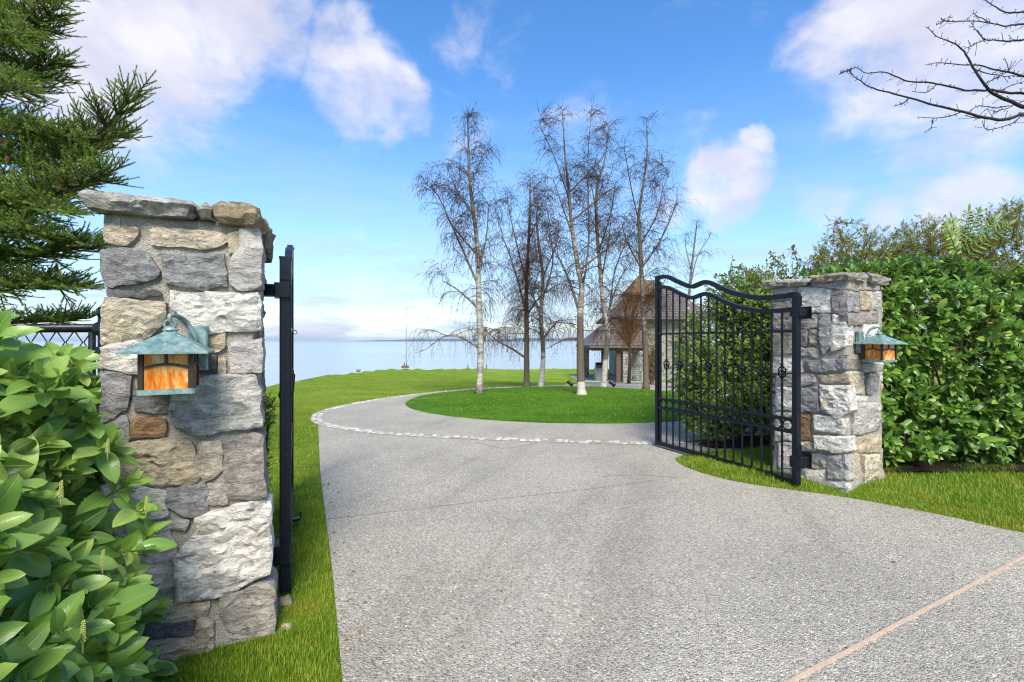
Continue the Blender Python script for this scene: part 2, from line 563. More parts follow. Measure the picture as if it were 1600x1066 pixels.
M = {}
M['stone'], M['mortar'], M['metal'], M['patina'], M['glass'] = m_stone(), m_mortar(), m_metal(), m_patina(), m_artglass()
M['lead'] = m_flat("dark_bronze_bars", (.025, .02, .016), .5, .4)
M['aggregate'] = m_aggregate()
M['lawn'] = m_lawn("lawn_turf", (.10, .185, .012), (.175, .285, .018), (.25, .31, .028))
M['island'] = m_lawn("island_turf", (.032, .12, .008), (.07, .195, .012), (.11, .24, .016), 1.4)
M['verge'] = m_lawn("verge_turf", (.05, .12, .012), (.10, .20, .02), (.17, .20, .035), 1.3)
M['blade'] = m_blade("grass_blades", (.075, .17, .012), (.18, .305, .018), (.33, .39, .045))
M['blade_dark'] = m_blade("deep_green_blades", (.036, .135, .008), (.105, .25, .014), (.20, .33, .022))
M['laurel'] = m_leaf("laurel_leaf", (.030, .085, .014), (.15, .28, .045), (.36, .48, .12), .33, .28)
M['laurel_far'] = m_leaf("hedge_leaf", (.030, .085, .012), (.11, .235, .028), (.30, .42, .06), .34, .26)
M['shrub'] = m_leaf("shrub_leaf", (.04, .095, .014), (.14, .235, .028), (.30, .37, .055), .45, .3, False)
M['rowan'] = m_leaf("mixed_hedge_leaf", (.07, .095, .014), (.165, .18, .024), (.29, .25, .035), .5, .35, False, edge=(.24, .12, .035))
M['needle'] = m_leaf("spruce_needle", (.055, .14, .014), (.21, .35, .024), (.50, .54, .06), .6, .35, False)
M['twig'] = m_flat("green_brown_stem", (.10, .085, .035), .7)
M['stem'] = m_flat("brown_branch_bark", (.085, .06, .045), .85, .15, .4, 25, .01)
M['flower'] = m_flat("pale_flower_buds", (.42, .45, .13), .7)
M['sea'] = m_sea()

# ---------------------------------------------------------------- land
EDGE = np.array([(-9, -40), (-9, 0), (-8.8, 8), (-8.3, 15.9), (-8.5, 18.5), (-8.6, 22), (-7.8, 28), (-5.2, 31.2), (-2.1, 38.4), (3, 44.6), (8, 43.5), (20, 44), (70, 46)], float)
RIGHT_EDGE = np.array([(14, .2), (8, 1.35), (5.5, 2.55), (3.99, 3.59), (3.72, 3.93), (3.42, 4.22), (3.05, 4.5), (2.62, 4.72), (2.3, 4.98), (2.09, 5.35), (2.03, 5.72), (2.2, 6.0), (2.6, 6.2), (3.4, 6.45), (5, 6.9)], float)
RIGHT_EDGE = np.vstack([RIGHT_EDGE[:1], spline(RIGHT_EDGE[1:-1], 5), RIGHT_EDGE[-1:]])
ISLAND_C = np.array([1.5, 11.5])
INNER = np.array([[1.5 + 4.1 * math.cos(a), 11.5 + 3.2 * math.sin(a)] for a in np.linspace(0, 2 * PI, 128, endpoint=False)])
OUTER = spline([(-3.90, 9.23), (-3.45, 8.35), (-2.62, 7.74), (-1.63, 7.33), (-.39, 7.05), (.95, 6.86), (2.1, 6.74), (3.2, 7.05), (5.2, 7.75), (6.9, 9.2), (7.4, 11.5),
                (6.9, 14), (5, 15.8), (2.9, 16.0), (1.07, 15.35), (-1.1, 14.35), (-2.82, 12.7), (-3.7, 11.1), (-3.98, 10.05)], 7, True)
LEFT_EDGE = np.array([(-.25, .9), (-.747, 2.03), (-1.147, 2.95), (-2.18, 5.24), (-3.63, 8.62)], float)


def seg_dist(x, y, poly, closed=False):
    p = np.stack([np.ravel(x), np.ravel(y)], 1)
    q = np.vstack([poly, poly[:1]]) if closed else poly
    best = np.full(len(p), 1e9)
    for a, b in zip(q[:-1], q[1:]):
        d = b - a
        t = np.clip(((p - a) @ d) / (d @ d), 0, 1)
        best = np.minimum(best, np.hypot(p[:, 0] - a[0] - t * d[0], p[:, 1] - a[1] - t * d[1]))
    return best.reshape(np.shape(x))


def inside(x, y, poly):
    x, y = np.asarray(x, float), np.asarray(y, float)
    r = np.zeros(x.shape, bool)
    j = len(poly) - 1
    for i in range(len(poly)):
        xi, yi = poly[i]; xj, yj = poly[j]
        if yi != yj:
            r ^= ((yi > y) != (yj > y)) & (x < (xj - xi) * (y - yi) / (yj - yi) + xi)
        j = i
    return r


LANDPOLY = np.vstack([EDGE, [(70, -40)]])
BEDPOLY = np.vstack([RIGHT_EDGE, [(30, 6.9), (30, .2)]])


def base_z(x, y):
    x, y = np.asarray(x, float), np.asarray(y, float)
    s = smooth(14.5, 30, y); side = smooth(-9, 3, x)
    return -1.1 * s * side - .15 * s * (1 - side)


def ground_z(x, y):
    x, y = np.asarray(x, float), np.asarray(y, float)
    z = base_z(x, y)
    bed = inside(x, y, BEDPOLY)
    z = z + np.where(bed, .05 * smooth(0, .35, seg_dist(x, y, RIGHT_EDGE)), 0)
    out = ~inside(x, y, LANDPOLY)
    d = seg_dist(x, y, EDGE)
    z = z - np.where(out, np.minimum(d * .75, 12.5), 0) - np.where(out, 0, .10 * smooth(1.2, 0, d))
    return z


def gz(x, y):
    return float(ground_z(np.array([x]), np.array([y]))[0])


def ground_hit(px, py, lo=1.5, hi=70):
    """where the sight line through that pixel meets the ground"""
    r = ray(px, py)
    t = np.linspace(lo, hi, 6000)
    d = EYE + r[2] * t - ground_z(r[0] * t, t)
    i = int(np.argmax(d < 0)) if (d < 0).any() else len(t) - 1
    return np.array([r[0] * t[i], t[i], gz(r[0] * t[i], t[i])])


def grid_sheet(name, xs, ys, zf, mat, kind="structure"):
    X, Y = np.meshgrid(xs, ys)
    Z = zf(X, Y)
    v = np.stack([X, Y, Z], -1).reshape(-1, 3)
    nx, ny = len(xs), len(ys)
    i = np.arange(nx - 1)[None, :] + nx * np.arange(ny - 1)[:, None]
    f = np.stack([i, i + 1, i + nx + 1, i + nx], -1).reshape(-1, 4)
    o = mesh_obj(name, v, f, mat, smooth_shade=True)
    o["kind"] = kind
    return o


DRIVE_DROP = -.010            # the concrete stands this much proud of the soil beside it


def on_drive(x, y):
    apron = np.vstack([LEFT_EDGE, OUTER[(OUTER[:, 1] < 9.3)][::1][:1]])
    poly = np.vstack([LEFT_EDGE, [(-3.6, 8.5), (-1.6, 7.4), (1, 6.95), (3.4, 6.9)], RIGHT_EDGE[::-1][1:], [(14, -6), (2.2, -6)]])
    a = inside(x, y, poly)
    ring = inside(x, y, OUTER) & ~inside(x, y, INNER)
    return a | ring


def land_surface(x, y):
    z = ground_z(x, y)
    far = np.minimum(seg_dist(x, y, RIGHT_EDGE), np.minimum(seg_dist(x, y, LEFT_EDGE), np.minimum(seg_dist(x, y, OUTER, True), seg_dist(x, y, INNER, True))))
    return z - np.where(on_drive(x, y) & (far > .3), .05, 0.0)


xs = np.concatenate([np.linspace(-60, -14, 24), np.arange(-13, -2.4, .22), np.arange(-2.4, 6, .09), np.arange(6, 14, .3), np.linspace(14.5, 70, 40)])
ys = np.concatenate([np.linspace(-40, 0, 20), np.arange(.4, 10.5, .09), np.arange(10.5, 20, .2), np.arange(20, 50, .4), np.linspace(51, 70, 14)])
lawn = grid_sheet("lawn", xs, ys, land_surface, M['lawn'])

sea = grid_sheet("sea", np.linspace(-30000, 30000, 25), np.concatenate([[-800, -200, 0, 60, 200, 600, 1500, 4000], np.linspace(6000, 30000, 12)]), lambda X, Y: X * 0 - 11.2, M['sea'])


def headland():
    """low far shore on the horizon"""
    Y0 = 14000.0
    x = np.linspace(-6500, 6000, 160)
    h = []
    for q in x:
        px = CX + F * q / Y0
        e = smooth(505, 690, px) * smooth(1300, 900, px)
        h.append(float(e) * (78 + 46 * fbm(q / 1500, .3, 0, 5) + 22 * math.sin(q / 900)))
    h = np.maximum(h, -8)
    v = []
    for k, (dy, s) in enumerate([(0, 0), (250, .75), (900, 1.0), (2500, 0)]):
        for q, hh in zip(x, h):
            v.append((q, Y0 + dy + 120 * math.sin(q / 700), -11.6 + hh * s * (1 + .15 * fbm(q / 400, k, 1))))
    n = len(x)
    f = [(r * n + i, r * n + i + 1, (r + 1) * n + i + 1, (r + 1) * n + i) for r in range(3) for i in range(n - 1)]
    o = mesh_obj("headland", v, f, m_flat("wooded_shore", (.035, .06, .04), .9, .1, .4, .004), smooth_shade=True)
    o["kind"] = "structure"


headland()


# ---------------------------------------------------------------- driveway: apron, ring round the island, branch to the house
def poly_sheet(poly, step, zf):
    """fills an outline with a grid of points kept inside it (verts, tris)"""
    import bmesh
    from mathutils.geometry import delaunay_2d_cdt
    b = resample(poly, step, True)
    mn, mx = b.min(0), b.max(0)
    gx, gy = np.meshgrid(np.arange(mn[0], mx[0], step), np.arange(mn[1], mx[1], step))
    gx, gy = gx.ravel(), gy.ravel()
    k = inside(gx, gy, b) & (seg_dist(gx, gy, b, True) > step * .45)
    pts = [Vector(p) for p in b] + [Vector((float(a), float(c))) for a, c in zip(gx[k], gy[k])]
    n = len(b)
    vs, _e, fs, *_ = delaunay_2d_cdt(pts, [], [list(range(n))], 1, 1e-6)
    v = np.array([(p.x, p.y) for p in vs])
    z = zf(v[:, 0], v[:, 1])
    return np.c_[v, z], [tuple(f) for f in fs]


# ring: matched rings between the island's edge and the outer edge
ang_o = np.arctan2(OUTER[:, 1] - ISLAND_C[1], OUTER[:, 0] - ISLAND_C[0])
order = np.argsort(ang_o)
NA = 240
A = np.linspace(-PI, PI, NA, endpoint=False)
rad_o = np.interp(A, np.r_[ang_o[order] - 2 * PI, ang_o[order], ang_o[order] + 2 * PI], np.tile(np.hypot(OUTER[:, 0] - ISLAND_C[0], OUTER[:, 1] - ISLAND_C[1])[order], 3))
rad_i = 1 / np.sqrt((np.cos(A) / 4.1) ** 2 + (np.sin(A) / 3.2) ** 2)


def ring_sheet(r0, r1, n, dz):
    v = []
    for k in range(n + 1):
        r = r0 + (r1 - r0) * k / n
        x, y = ISLAND_C[0] + r * np.cos(A), ISLAND_C[1] + r * np.sin(A)
        v.append(np.c_[x, y, base_z(x, y) + dz])
    f = [(k * NA + i, (k + 1) * NA + i, (k + 1) * NA + (i + 1) % NA, k * NA + (i + 1) % NA) for k in range(n) for i in range(NA)]
    return np.concatenate(v), f


apron_poly = np.vstack([LEFT_EDGE, OUTER[0:1] + [.0, -.25], OUTER[4:42] + [0, .02], [RIGHT_EDGE[-1]], RIGHT_EDGE[::-1][1:], [(14, -6), (2.75, -6)]])
v1, f1 = poly_sheet(apron_poly, .3, lambda x, y: base_z(x, y) - DRIVE_DROP - .004)
v2, f2 = ring_sheet(rad_i - .05, rad_o - .02, 8, -DRIVE_DROP)
# branch to the house, dropping with the land
br = []
left = spline([(1.5, 15.3), (3.2, 18), (5.0, 21.5), (5.9, 25.2), (6.3, 28.3)], 6)
right = spline([(6.3, 14.6), (8.5, 17.5), (11.5, 21), (14, 25), (15.5, 29.5)], 6)
nb = len(left)
for a, b in zip(left, right):
    for k in range(9):
        q = a + (b - a) * k / 8
        br.append((q[0], q[1], base_z(q[0], q[1]) + .02))
f3 = [(i * 9 + k, i * 9 + k + 1, i * 9 + k + 10, i * 9 + k + 9) for i in range(nb - 1) for k in range(8)]
dv = np.concatenate([v1, v2, np.array(br)])
df = list(f1) + [tuple(i + len(v1) for i in f) for f in f2] + [tuple(i + len(v1) + len(v2) for i in f) for f in f3]
drive = mesh_obj("driveway", dv, df, M['aggregate'])
drive["kind"] = "structure"

# timber expansion strip across the apron, and the sawn joints
strip = MB()
a, b = at(1236, 1070, 1)[:2] * 0, None
p0, p1 = np.array([(1240 - 800) / 720 * 1080 / 533, 1080 / 533.]), np.array([(1600 - 800) / 720 * 1080 / 339., 1080 / 339.])
dd = (p1 - p0) / np.linalg.norm(p1 - p0)
q0, q1 = p0 - dd * .9, p1 + dd * 1.6
pts = resample([q0, q1], .12)
jit = [(p[0] + .003 * fbm(i * .3, 1, 1), p[1] + .003 * fbm(i * .3, 2, 2), .009) for i, p in enumerate(pts)]
strip.path_bar(jit, .011, .016, np.array([0, 0, 1.]))
so = strip.build("expansion_strip", m_flat("weathered_cedar_strip", (.46, .34, .26), .8, .2, .3, 30, .004), drive)
joint = MB()
for pl in ([(505, 812), (640, 797), (790, 779), (960, 760), (1020, 752)], [(742, 691), (785, 701), (800, 700), (838, 693)], [(925, 672), (948, 690)], [(1060, 747), (1000, 742), (940, 745)]):
    w = []
    for x, y in pl:
        d = (EYE - .006) * F / (y - CY)
        w.append(((x - CX) / F * d, d, .0072))
    joint.path_bar(resample(w, .15), .0045, .005, np.array([0, 0, 1.]))
joint.build("sawn_joint", m_flat("dark_joint_line", (.15, .14, .125), .95, .1), drive)  # joint lines drawn as thin bars of dark grey


# cobbles along the ring's outer edge, in a mortar bed
def cobbles():
    k0 = OUTER
    pts = resample(np.vstack([OUTER[-42:], OUTER[:46]]), .06)
    tang = np.gradient(pts, axis=0); tang /= np.linalg.norm(tang, axis=1)[:, None]
    nrm = np.stack([-tang[:, 1], tang[:, 0]], 1)
    bed = []
    for p, n in zip(pts, nrm):
        for s in (-.105, .105):
            q = p + n * s
            bed.append((q[0], q[1], float(base_z(q[0], q[1])) + .011))
    f = [(2 * i, 2 * i + 1, 2 * i + 3, 2 * i + 2) for i in range(len(pts) - 1)]
    root = mesh_obj("cobble_border", bed, f, M['mortar'])
    root["kind"] = "structure"
    rs = random.Random(4)
    meshes = []
    mat = m_cobble()
    for k in range(6):
        nz = random.Random(50 + k)
        v, fc = [], []
        n = 9
        for r, z in ((1, -.4), (1.0, .25), (.8, .75), (.42, 1.0)):
            for j in range(n):
                a = 2 * PI * j / n
                w = 1 + nz.uniform(-.16, .16) if z > -.4 else 1
                sq = (abs(math.cos(a)) ** 4 + abs(math.sin(a)) ** 4) ** -.25
                v.append((math.cos(a) * sq * r * w, math.sin(a) * sq * r * w, z + nz.uniform(-.12, .12)))
        for i in range(3):
            for j in range(n):
                fc.append((i * n + j, i * n + (j + 1) % n, (i + 1) * n + (j + 1) % n, (i + 1) * n + j))
        fc.append(tuple(3 * n + j for j in range(n)))
        me = bpy.data.meshes.new("cobblestone"); me.from_pydata(v, [], fc); me.materials.append(mat)
        me.polygons.foreach_set("use_smooth", np.ones(len(me.polygons), bool))
        meshes.append(me)
    # nearest the gate first, 290 in all, spaced along the line in two uneven files
    line = resample(np.vstack([OUTER[-34:], OUTER[:46]]), .01)
    s, n_ = 0, 0
    side = 1
    while s < len(line) - 2 and n_ < 290:
        ln = rs.uniform(.07, .125)
        i = min(len(line) - 2, int(s + ln * 50))
        p, t = line[i], line[i + 1] - line[i]
        a = math.atan2(t[1], t[0])
        for off in (-.05, .05):
            if n_ >= 290:
                break
            o = bpy.data.objects.new("cobblestone", rs.choice(meshes)); link(o, root)
            sh = rs.uniform(-.02, .02)
            o.location = (p[0] - math.sin(a) * (off + rs.uniform(-.008, .008)) + math.cos(a) * sh, p[1] + math.cos(a) * off + math.sin(a) * sh, float(base_z(p[0], p[1])) + .010)
            o.rotation_euler = (rs.uniform(-.1, .1), rs.uniform(-.1, .1), a + rs.uniform(-.25, .25))
            o.scale = (ln * .46, rs.uniform(.036, .05), rs.uniform(.007, .014))
            n_ += 1
        s += ln * 100 + 1


def m_cobble():
    m, t = new_mat("pale_cobble_granite")
    r = t.n('ShaderNodeObjectInfo').outputs['Random']
    p = pos(t)
    col = t.ramp(r, [(0, (.24, .215, .175)), (.35, (.33, .31, .275)), (.7, (.42, .40, .355)), (1, (.52, .50, .46))])
    n = t.noise(p, 40, 5, .65)
    col = t.mix(t.mapr(n, .45, .75, 0, .5), col, c4(.24, .21, .17))
    finish(t, pbsdf(t, col, .8, .25, n, .006, 1.0))
    return m


cobbles()

# the island: a low turf mound
MOUND = .16


def island_z(x, y):
    e = np.sqrt(((x - 1.5) / 4.1) ** 2 + ((y - 11.5) / 3.2) ** 2)
    return base_z(x, y) + MOUND * smooth(1.0, .45, e) + .03 * smooth(1.004, .985, e)


v = [(1.5, 11.5, float(island_z(1.5, 11.5)))]
RS = np.r_[np.linspace(.05, .9, 22), .93, .96, .98, .99, 1.0, 1.004]
for r in RS:
    for a in range(120):
        t_ = 2 * PI * a / 120
        x, y = 1.5 + 4.1 * r * math.cos(t_), 11.5 + 3.2 * r * math.sin(t_)
        v.append((x, y, float(island_z(x, y)) + .012 * fbm(x * 2, y * 2, 0) - (.05 if r > 1 else 0)))
f = [(0, 1 + a, 1 + (a + 1) % 120) for a in range(120)]
for k in range(len(RS) - 1):
    f += [(1 + k * 120 + a, 1 + (k + 1) * 120 + a, 1 + (k + 1) * 120 + (a + 1) % 120, 1 + k * 120 + (a + 1) % 120) for a in range(120)]
isl = mesh_obj("island_lawn", v, f, M['island'], smooth_shade=True)
isl["kind"] = "structure"


# ---------------------------------------------------------------- grass blades
def blades(name, xy, zf, mat, hmin, hmax, wid, label, seed, lean=.5):
    r = np.random.default_rng(seed)
    n = len(xy)
    h = r.uniform(hmin, hmax, n) * (0.75 + .5 * np.clip(np.sin(xy[:, 0] * 5.1 + 1.7 * np.sin(xy[:, 1] * 4.3)) * .5 + .5, 0, 1))
    w = wid * r.uniform(.7, 1.3, n)
    a = r.uniform(0, 2 * PI, n)
    l = r.uniform(.05, lean, n) * h
    b = np.c_[xy, zf(xy[:, 0], xy[:, 1]) - .005]
    d = np.c_[np.cos(a), np.sin(a), np.zeros(n)]
    s = np.c_[-np.sin(a), np.cos(a), np.zeros(n)] * w[:, None] * .5
    m = b + d * (l * .35)[:, None] + np.c_[np.zeros((n, 2)), h * .6]
    tip = b + d * (l * 1.25)[:, None] + np.c_[np.zeros((n, 2)), h]
    v = np.stack([b - s, b + s, m + s * .8, m - s * .8, tip], 1).reshape(-1, 3)
    i = np.arange(n)[:, None] * 5
    tri = np.concatenate([i + [0, 1, 2], i + [0, 2, 3], i + [3, 2, 4]], 1).reshape(-1, 3)
    tint = np.repeat(np.clip(r.normal(.45, .25, n), 0, 1), 5)
    o = mesh_obj(name, v, tri, mat, attr=tint)
    o["kind"] = "stuff"
    o["label"] = label
    return o


def scatter(n, x0, x1, y0, y1, keep, seed, power=0.0):
    """points over a box, kept where keep(x, y); power thins them out with distance"""
    r = np.random.default_rng(seed)
    p = np.c_[r.uniform(x0, x1, n), r.uniform(y0, y1, n)]
    k = keep(p[:, 0], p[:, 1])
    if power:
        k &= r.uniform(0, 1, n) < (y0 / np.maximum(p[:, 1], y0)) ** power
    return p[k]


in_view = lambda x, y: (np.abs(x) < 1.16 * y + 1.1)
lawn_ok = lambda x, y: in_view(x, y) & ~on_drive(x, y) & ~inside(x, y, INNER * 1.0) & inside(x, y, LANDPOLY)
bed_ok = lambda x, y: in_view(x, y) & inside(x, y, BEDPOLY)
le_x = lambda y: np.interp(y, LEFT_EDGE[:, 1], LEFT_EDGE[:, 0])
pn = scatter(150000, -3.9, -.5, 1.5, 4.2, lambda x, y: lawn_ok(x, y) & (x < le_x(y) - .008) & (x > le_x(y) - 1.3), 1)
blades("near_lawn_grass", pn, ground_z, M['blade'], .018, .045, .0032, "bright green lawn grass between the near stone pillar and the driveway edge", 11)
pm = scatter(190000, -8.5, -1.2, 4.2, 11, lambda x, y: lawn_ok(x, y) & ~bed_ok(x, y) & (x < np.where(y < 8.6, le_x(y), 9) - .01), 2, 1.0)
blades("mid_lawn_grass", pm, ground_z, M['blade'], .015, .035, .007, "mown lawn grass running from the open gate towards the ring drive", 12)
pf = scatter(120000, -9, 6, 11, 32, lambda x, y: lawn_ok(x, y) & (seg_dist(x, y, OUTER, True) > .06) & ~inside(x, y, OUTER), 3, .6)
blades("far_lawn_grass", pf, ground_z, M['blade'], .012, .03, .018, "mown lawn grass beyond the ring drive up to the bluff edge", 13)
pr = scatter(260000, 1.9, 11, 1.4, 6.6, lambda x, y: bed_ok(x, y) & (seg_dist(x, y, RIGHT_EDGE) > .006), 4)
blades("verge_grass", pr, ground_z, M['blade'], .022, .060, .0042, "long green verge grass under the gate, pillar and hedge along the drive edge", 14, .7)
pi_ = scatter(120000, -2.7, 5.7, 8.2, 14.8, lambda x, y: in_view(x, y) & inside(x, y, INNER), 5)
blades("island_grass", pi_, island_z, M['blade_dark'], .014, .032, .009, "deep green grass of the round island under the birches", 15)

# dark soil under the hedges
sv, sf = poly_sheet(np.array([(3.75, 5.12), (3.95, 5.0), (9.6, 5.12), (12, 9.6), (8, 9.6), (5.3, 7.7), (3.2, 6.95), (2.6, 6.62), (2.8, 6.38), (3.5, 6.4)]), .25, lambda x, y: ground_z(x, y) + .032 + .010 * np.sin(x * 9) * np.sin(y * 8))
soil = mesh_obj("planting_bed", sv, sf, m_flat("dark_bark_mulch", (.028, .020, .014), .95, .1, .5, 40, .02), smooth_shade=True)
soil["kind"] = "structure"

# ---------------------------------------------------------------- stone gate pillars
from mathutils.geometry import delaunay_2d_cdt
C_ = {  # stone colours (base reflectance)
    'w': (.71, .67, .60), 'g': (.47, .445, .41), 'b': (.275, .27, .27), 'd': (.135, .135, .135), 't': (.52, .425, .30), 'r': (.27, .165, .085), 'y': (.57, .49, .37), 'n': (.34, .305, .265)}


def rough_prism(poly, o, e1, e2, e3, back, proud, seed, amp=.012, step=.02, crisp=.008, edge=.006, deform=None):
    """A split stone: poly is its outline in the (e1, e2) plane at o; it reaches back metres behind the plane and proud in front."""
    p = resample(np.asarray(poly, float), step, True)
    p = p * .76 + (np.roll(p, 1, 0) + np.roll(p, -1, 0)) * .12
    p = np.array([q + edge * np.array([fbm(q[0] * 16, q[1] * 16, seed * 3.1), fbm(q[0] * 16, q[1] * 16, seed * 3.1 + 9)]) * 2 for q in p])
    c = p.mean(0)
    n = len(p)
    tilt = (fbm(seed * 1.7, 2.2, .5) * .14, fbm(seed * 1.7, 5.2, .5) * .14)

    def surf(w, d):
        h = proud * (.72 + .28 * min(1.0, d / crisp))
        q = Vector((w[0] * 8 + seed, w[1] * 11, seed * .37))
        _ds, pts = noise.voronoi(q)
        cell = noise.cell_vector(pts[0] * 7.3)
        facet = (q.x - pts[0].x) * (cell[0] - .5) + (q.y - pts[0].y) * (cell[1] - .5) + .35 * (cell[2] - .5)
        nn = 1.5 * facet + .7 * fbm(w[0] * 14 + seed, w[1] * 30, seed * .7, 4) + .4 * fbm(w[0] * 40, w[1] * 80, seed * .3, 3)
        return h + amp * nn * min(1, .35 + d / .03) + (w[0] - c[0]) * tilt[0] + (w[1] - c[1]) * tilt[1]

    v = []
    rim = [surf(q, 0) for q in p]
    sl = np.arange(0, 4) / 3.0
    for k, s in enumerate(sl):                       # side wall from the back to the face, with its own roughness
        for q, zr in zip(p, rim):
            dirv = (q - c) / (np.linalg.norm(q - c) + 1e-9)
            z = -back + (back + zr) * s
            j = .006 * fbm(q[0] * 20, q[1] * 20, z * 18 + seed) if 0 < k < 3 else 0
            q2 = q + dirv * j
            v.append(o + e1 * q2[0] + e2 * q2[1] + e3 * z)
    f = [(i * n + j, i * n + (j + 1) % n, (i + 1) * n + (j + 1) % n, (i + 1) * n + j) for i in range(3) for j in range(n)]
    f.append(tuple(range(n))[::-1])
    # face
    mn, mx = p.min(0), p.max(0)
    gx, gy = np.meshgrid(np.arange(mn[0], mx[0], step), np.arange(mn[1], mx[1], step))
    gx, gy = gx.ravel() + step * .2 * np.sin(gy.ravel() * 311), gy.ravel() + step * .2 * np.sin(gx.ravel() * 271)
    k = inside(gx, gy, p) & (seg_dist(gx, gy, p, True) > step * .4)
    pts = [Vector(q) for q in p] + [Vector((float(a), float(b))) for a, b in zip(gx[k], gy[k])]
    vs, _e, fs, *_ = delaunay_2d_cdt(pts, [], [list(range(n))], 1, 1e-6)
    xy = np.array([(q.x, q.y) for q in vs])
    d = seg_dist(xy[:, 0], xy[:, 1], p, True)
    b0 = len(v)
    for w, dd_ in zip(xy, d):
        v.append(o + e1 * w[0] + e2 * w[1] + e3 * surf(w, dd_))
    f += [tuple(b0 + i for i in t) for t in fs]
    v = np.array(v)
    if deform is not None:
        v = np.array([deform(q) for q in v])
    return v, f


def stone_obj(name, parent, colour, seed, *a, **k):
    v, f = rough_prism(*a, seed=seed, **k)
    o = mesh_obj(name, v, f, M['stone'], parent)
    try:
        o.data.set_sharp_from_angle(angle=math.radians(22))
        o.data.polygons.foreach_set("use_smooth", np.ones(len(o.data.polygons), bool))
    except Exception:
        pass
    rs = random.Random(seed)
    g = rs.uniform(.9, 1.1)
    o.color = (colour[0] * g, colour[1] * g * rs.uniform(.98, 1.02), colour[2] * g, 1)
    return o


def rubble(w, z0, z1, rs, hlo=.09, hhi=.22):
    """random coursed rubble over a w-wide face: polygons in (u, z)"""
    out = []
    z = z0
    while z < z1 - .04:
        h = min(rs.uniform(hlo, hhi), z1 - z)
        u = 0
        while u < w - .03:
            l = min(rs.uniform(.10, .34), w - u)
            if w - u - l < .07:
                l = w - u
            j = lambda s=.012: rs.uniform(-s, s)
            g = .011
            if rs.random() < .25 and h > .15:
                m = h * rs.uniform(.35, .65)
                for a, b in ((0, m), (m, h)):
                    out.append([(u + g + j(.006), z + a + g + j(.006)), (u + l - g + j(.006), z + a + g + j()), (u + l - g + j(), z + b - g + j()), (u + g + j(.006), z + b - g + j())])
            else:
                out.append([(u + g + j(.008), z + g + j()), (u + l * .5, z + g + j()), (u + l - g + j(.008), z + g + j()), (u + l - g + j(.008), z + h - g + j()), (u + l * .5, z + h - g + j()), (u + g + j(.008), z + h - g + j())])
            u += l
        z += h
    return out


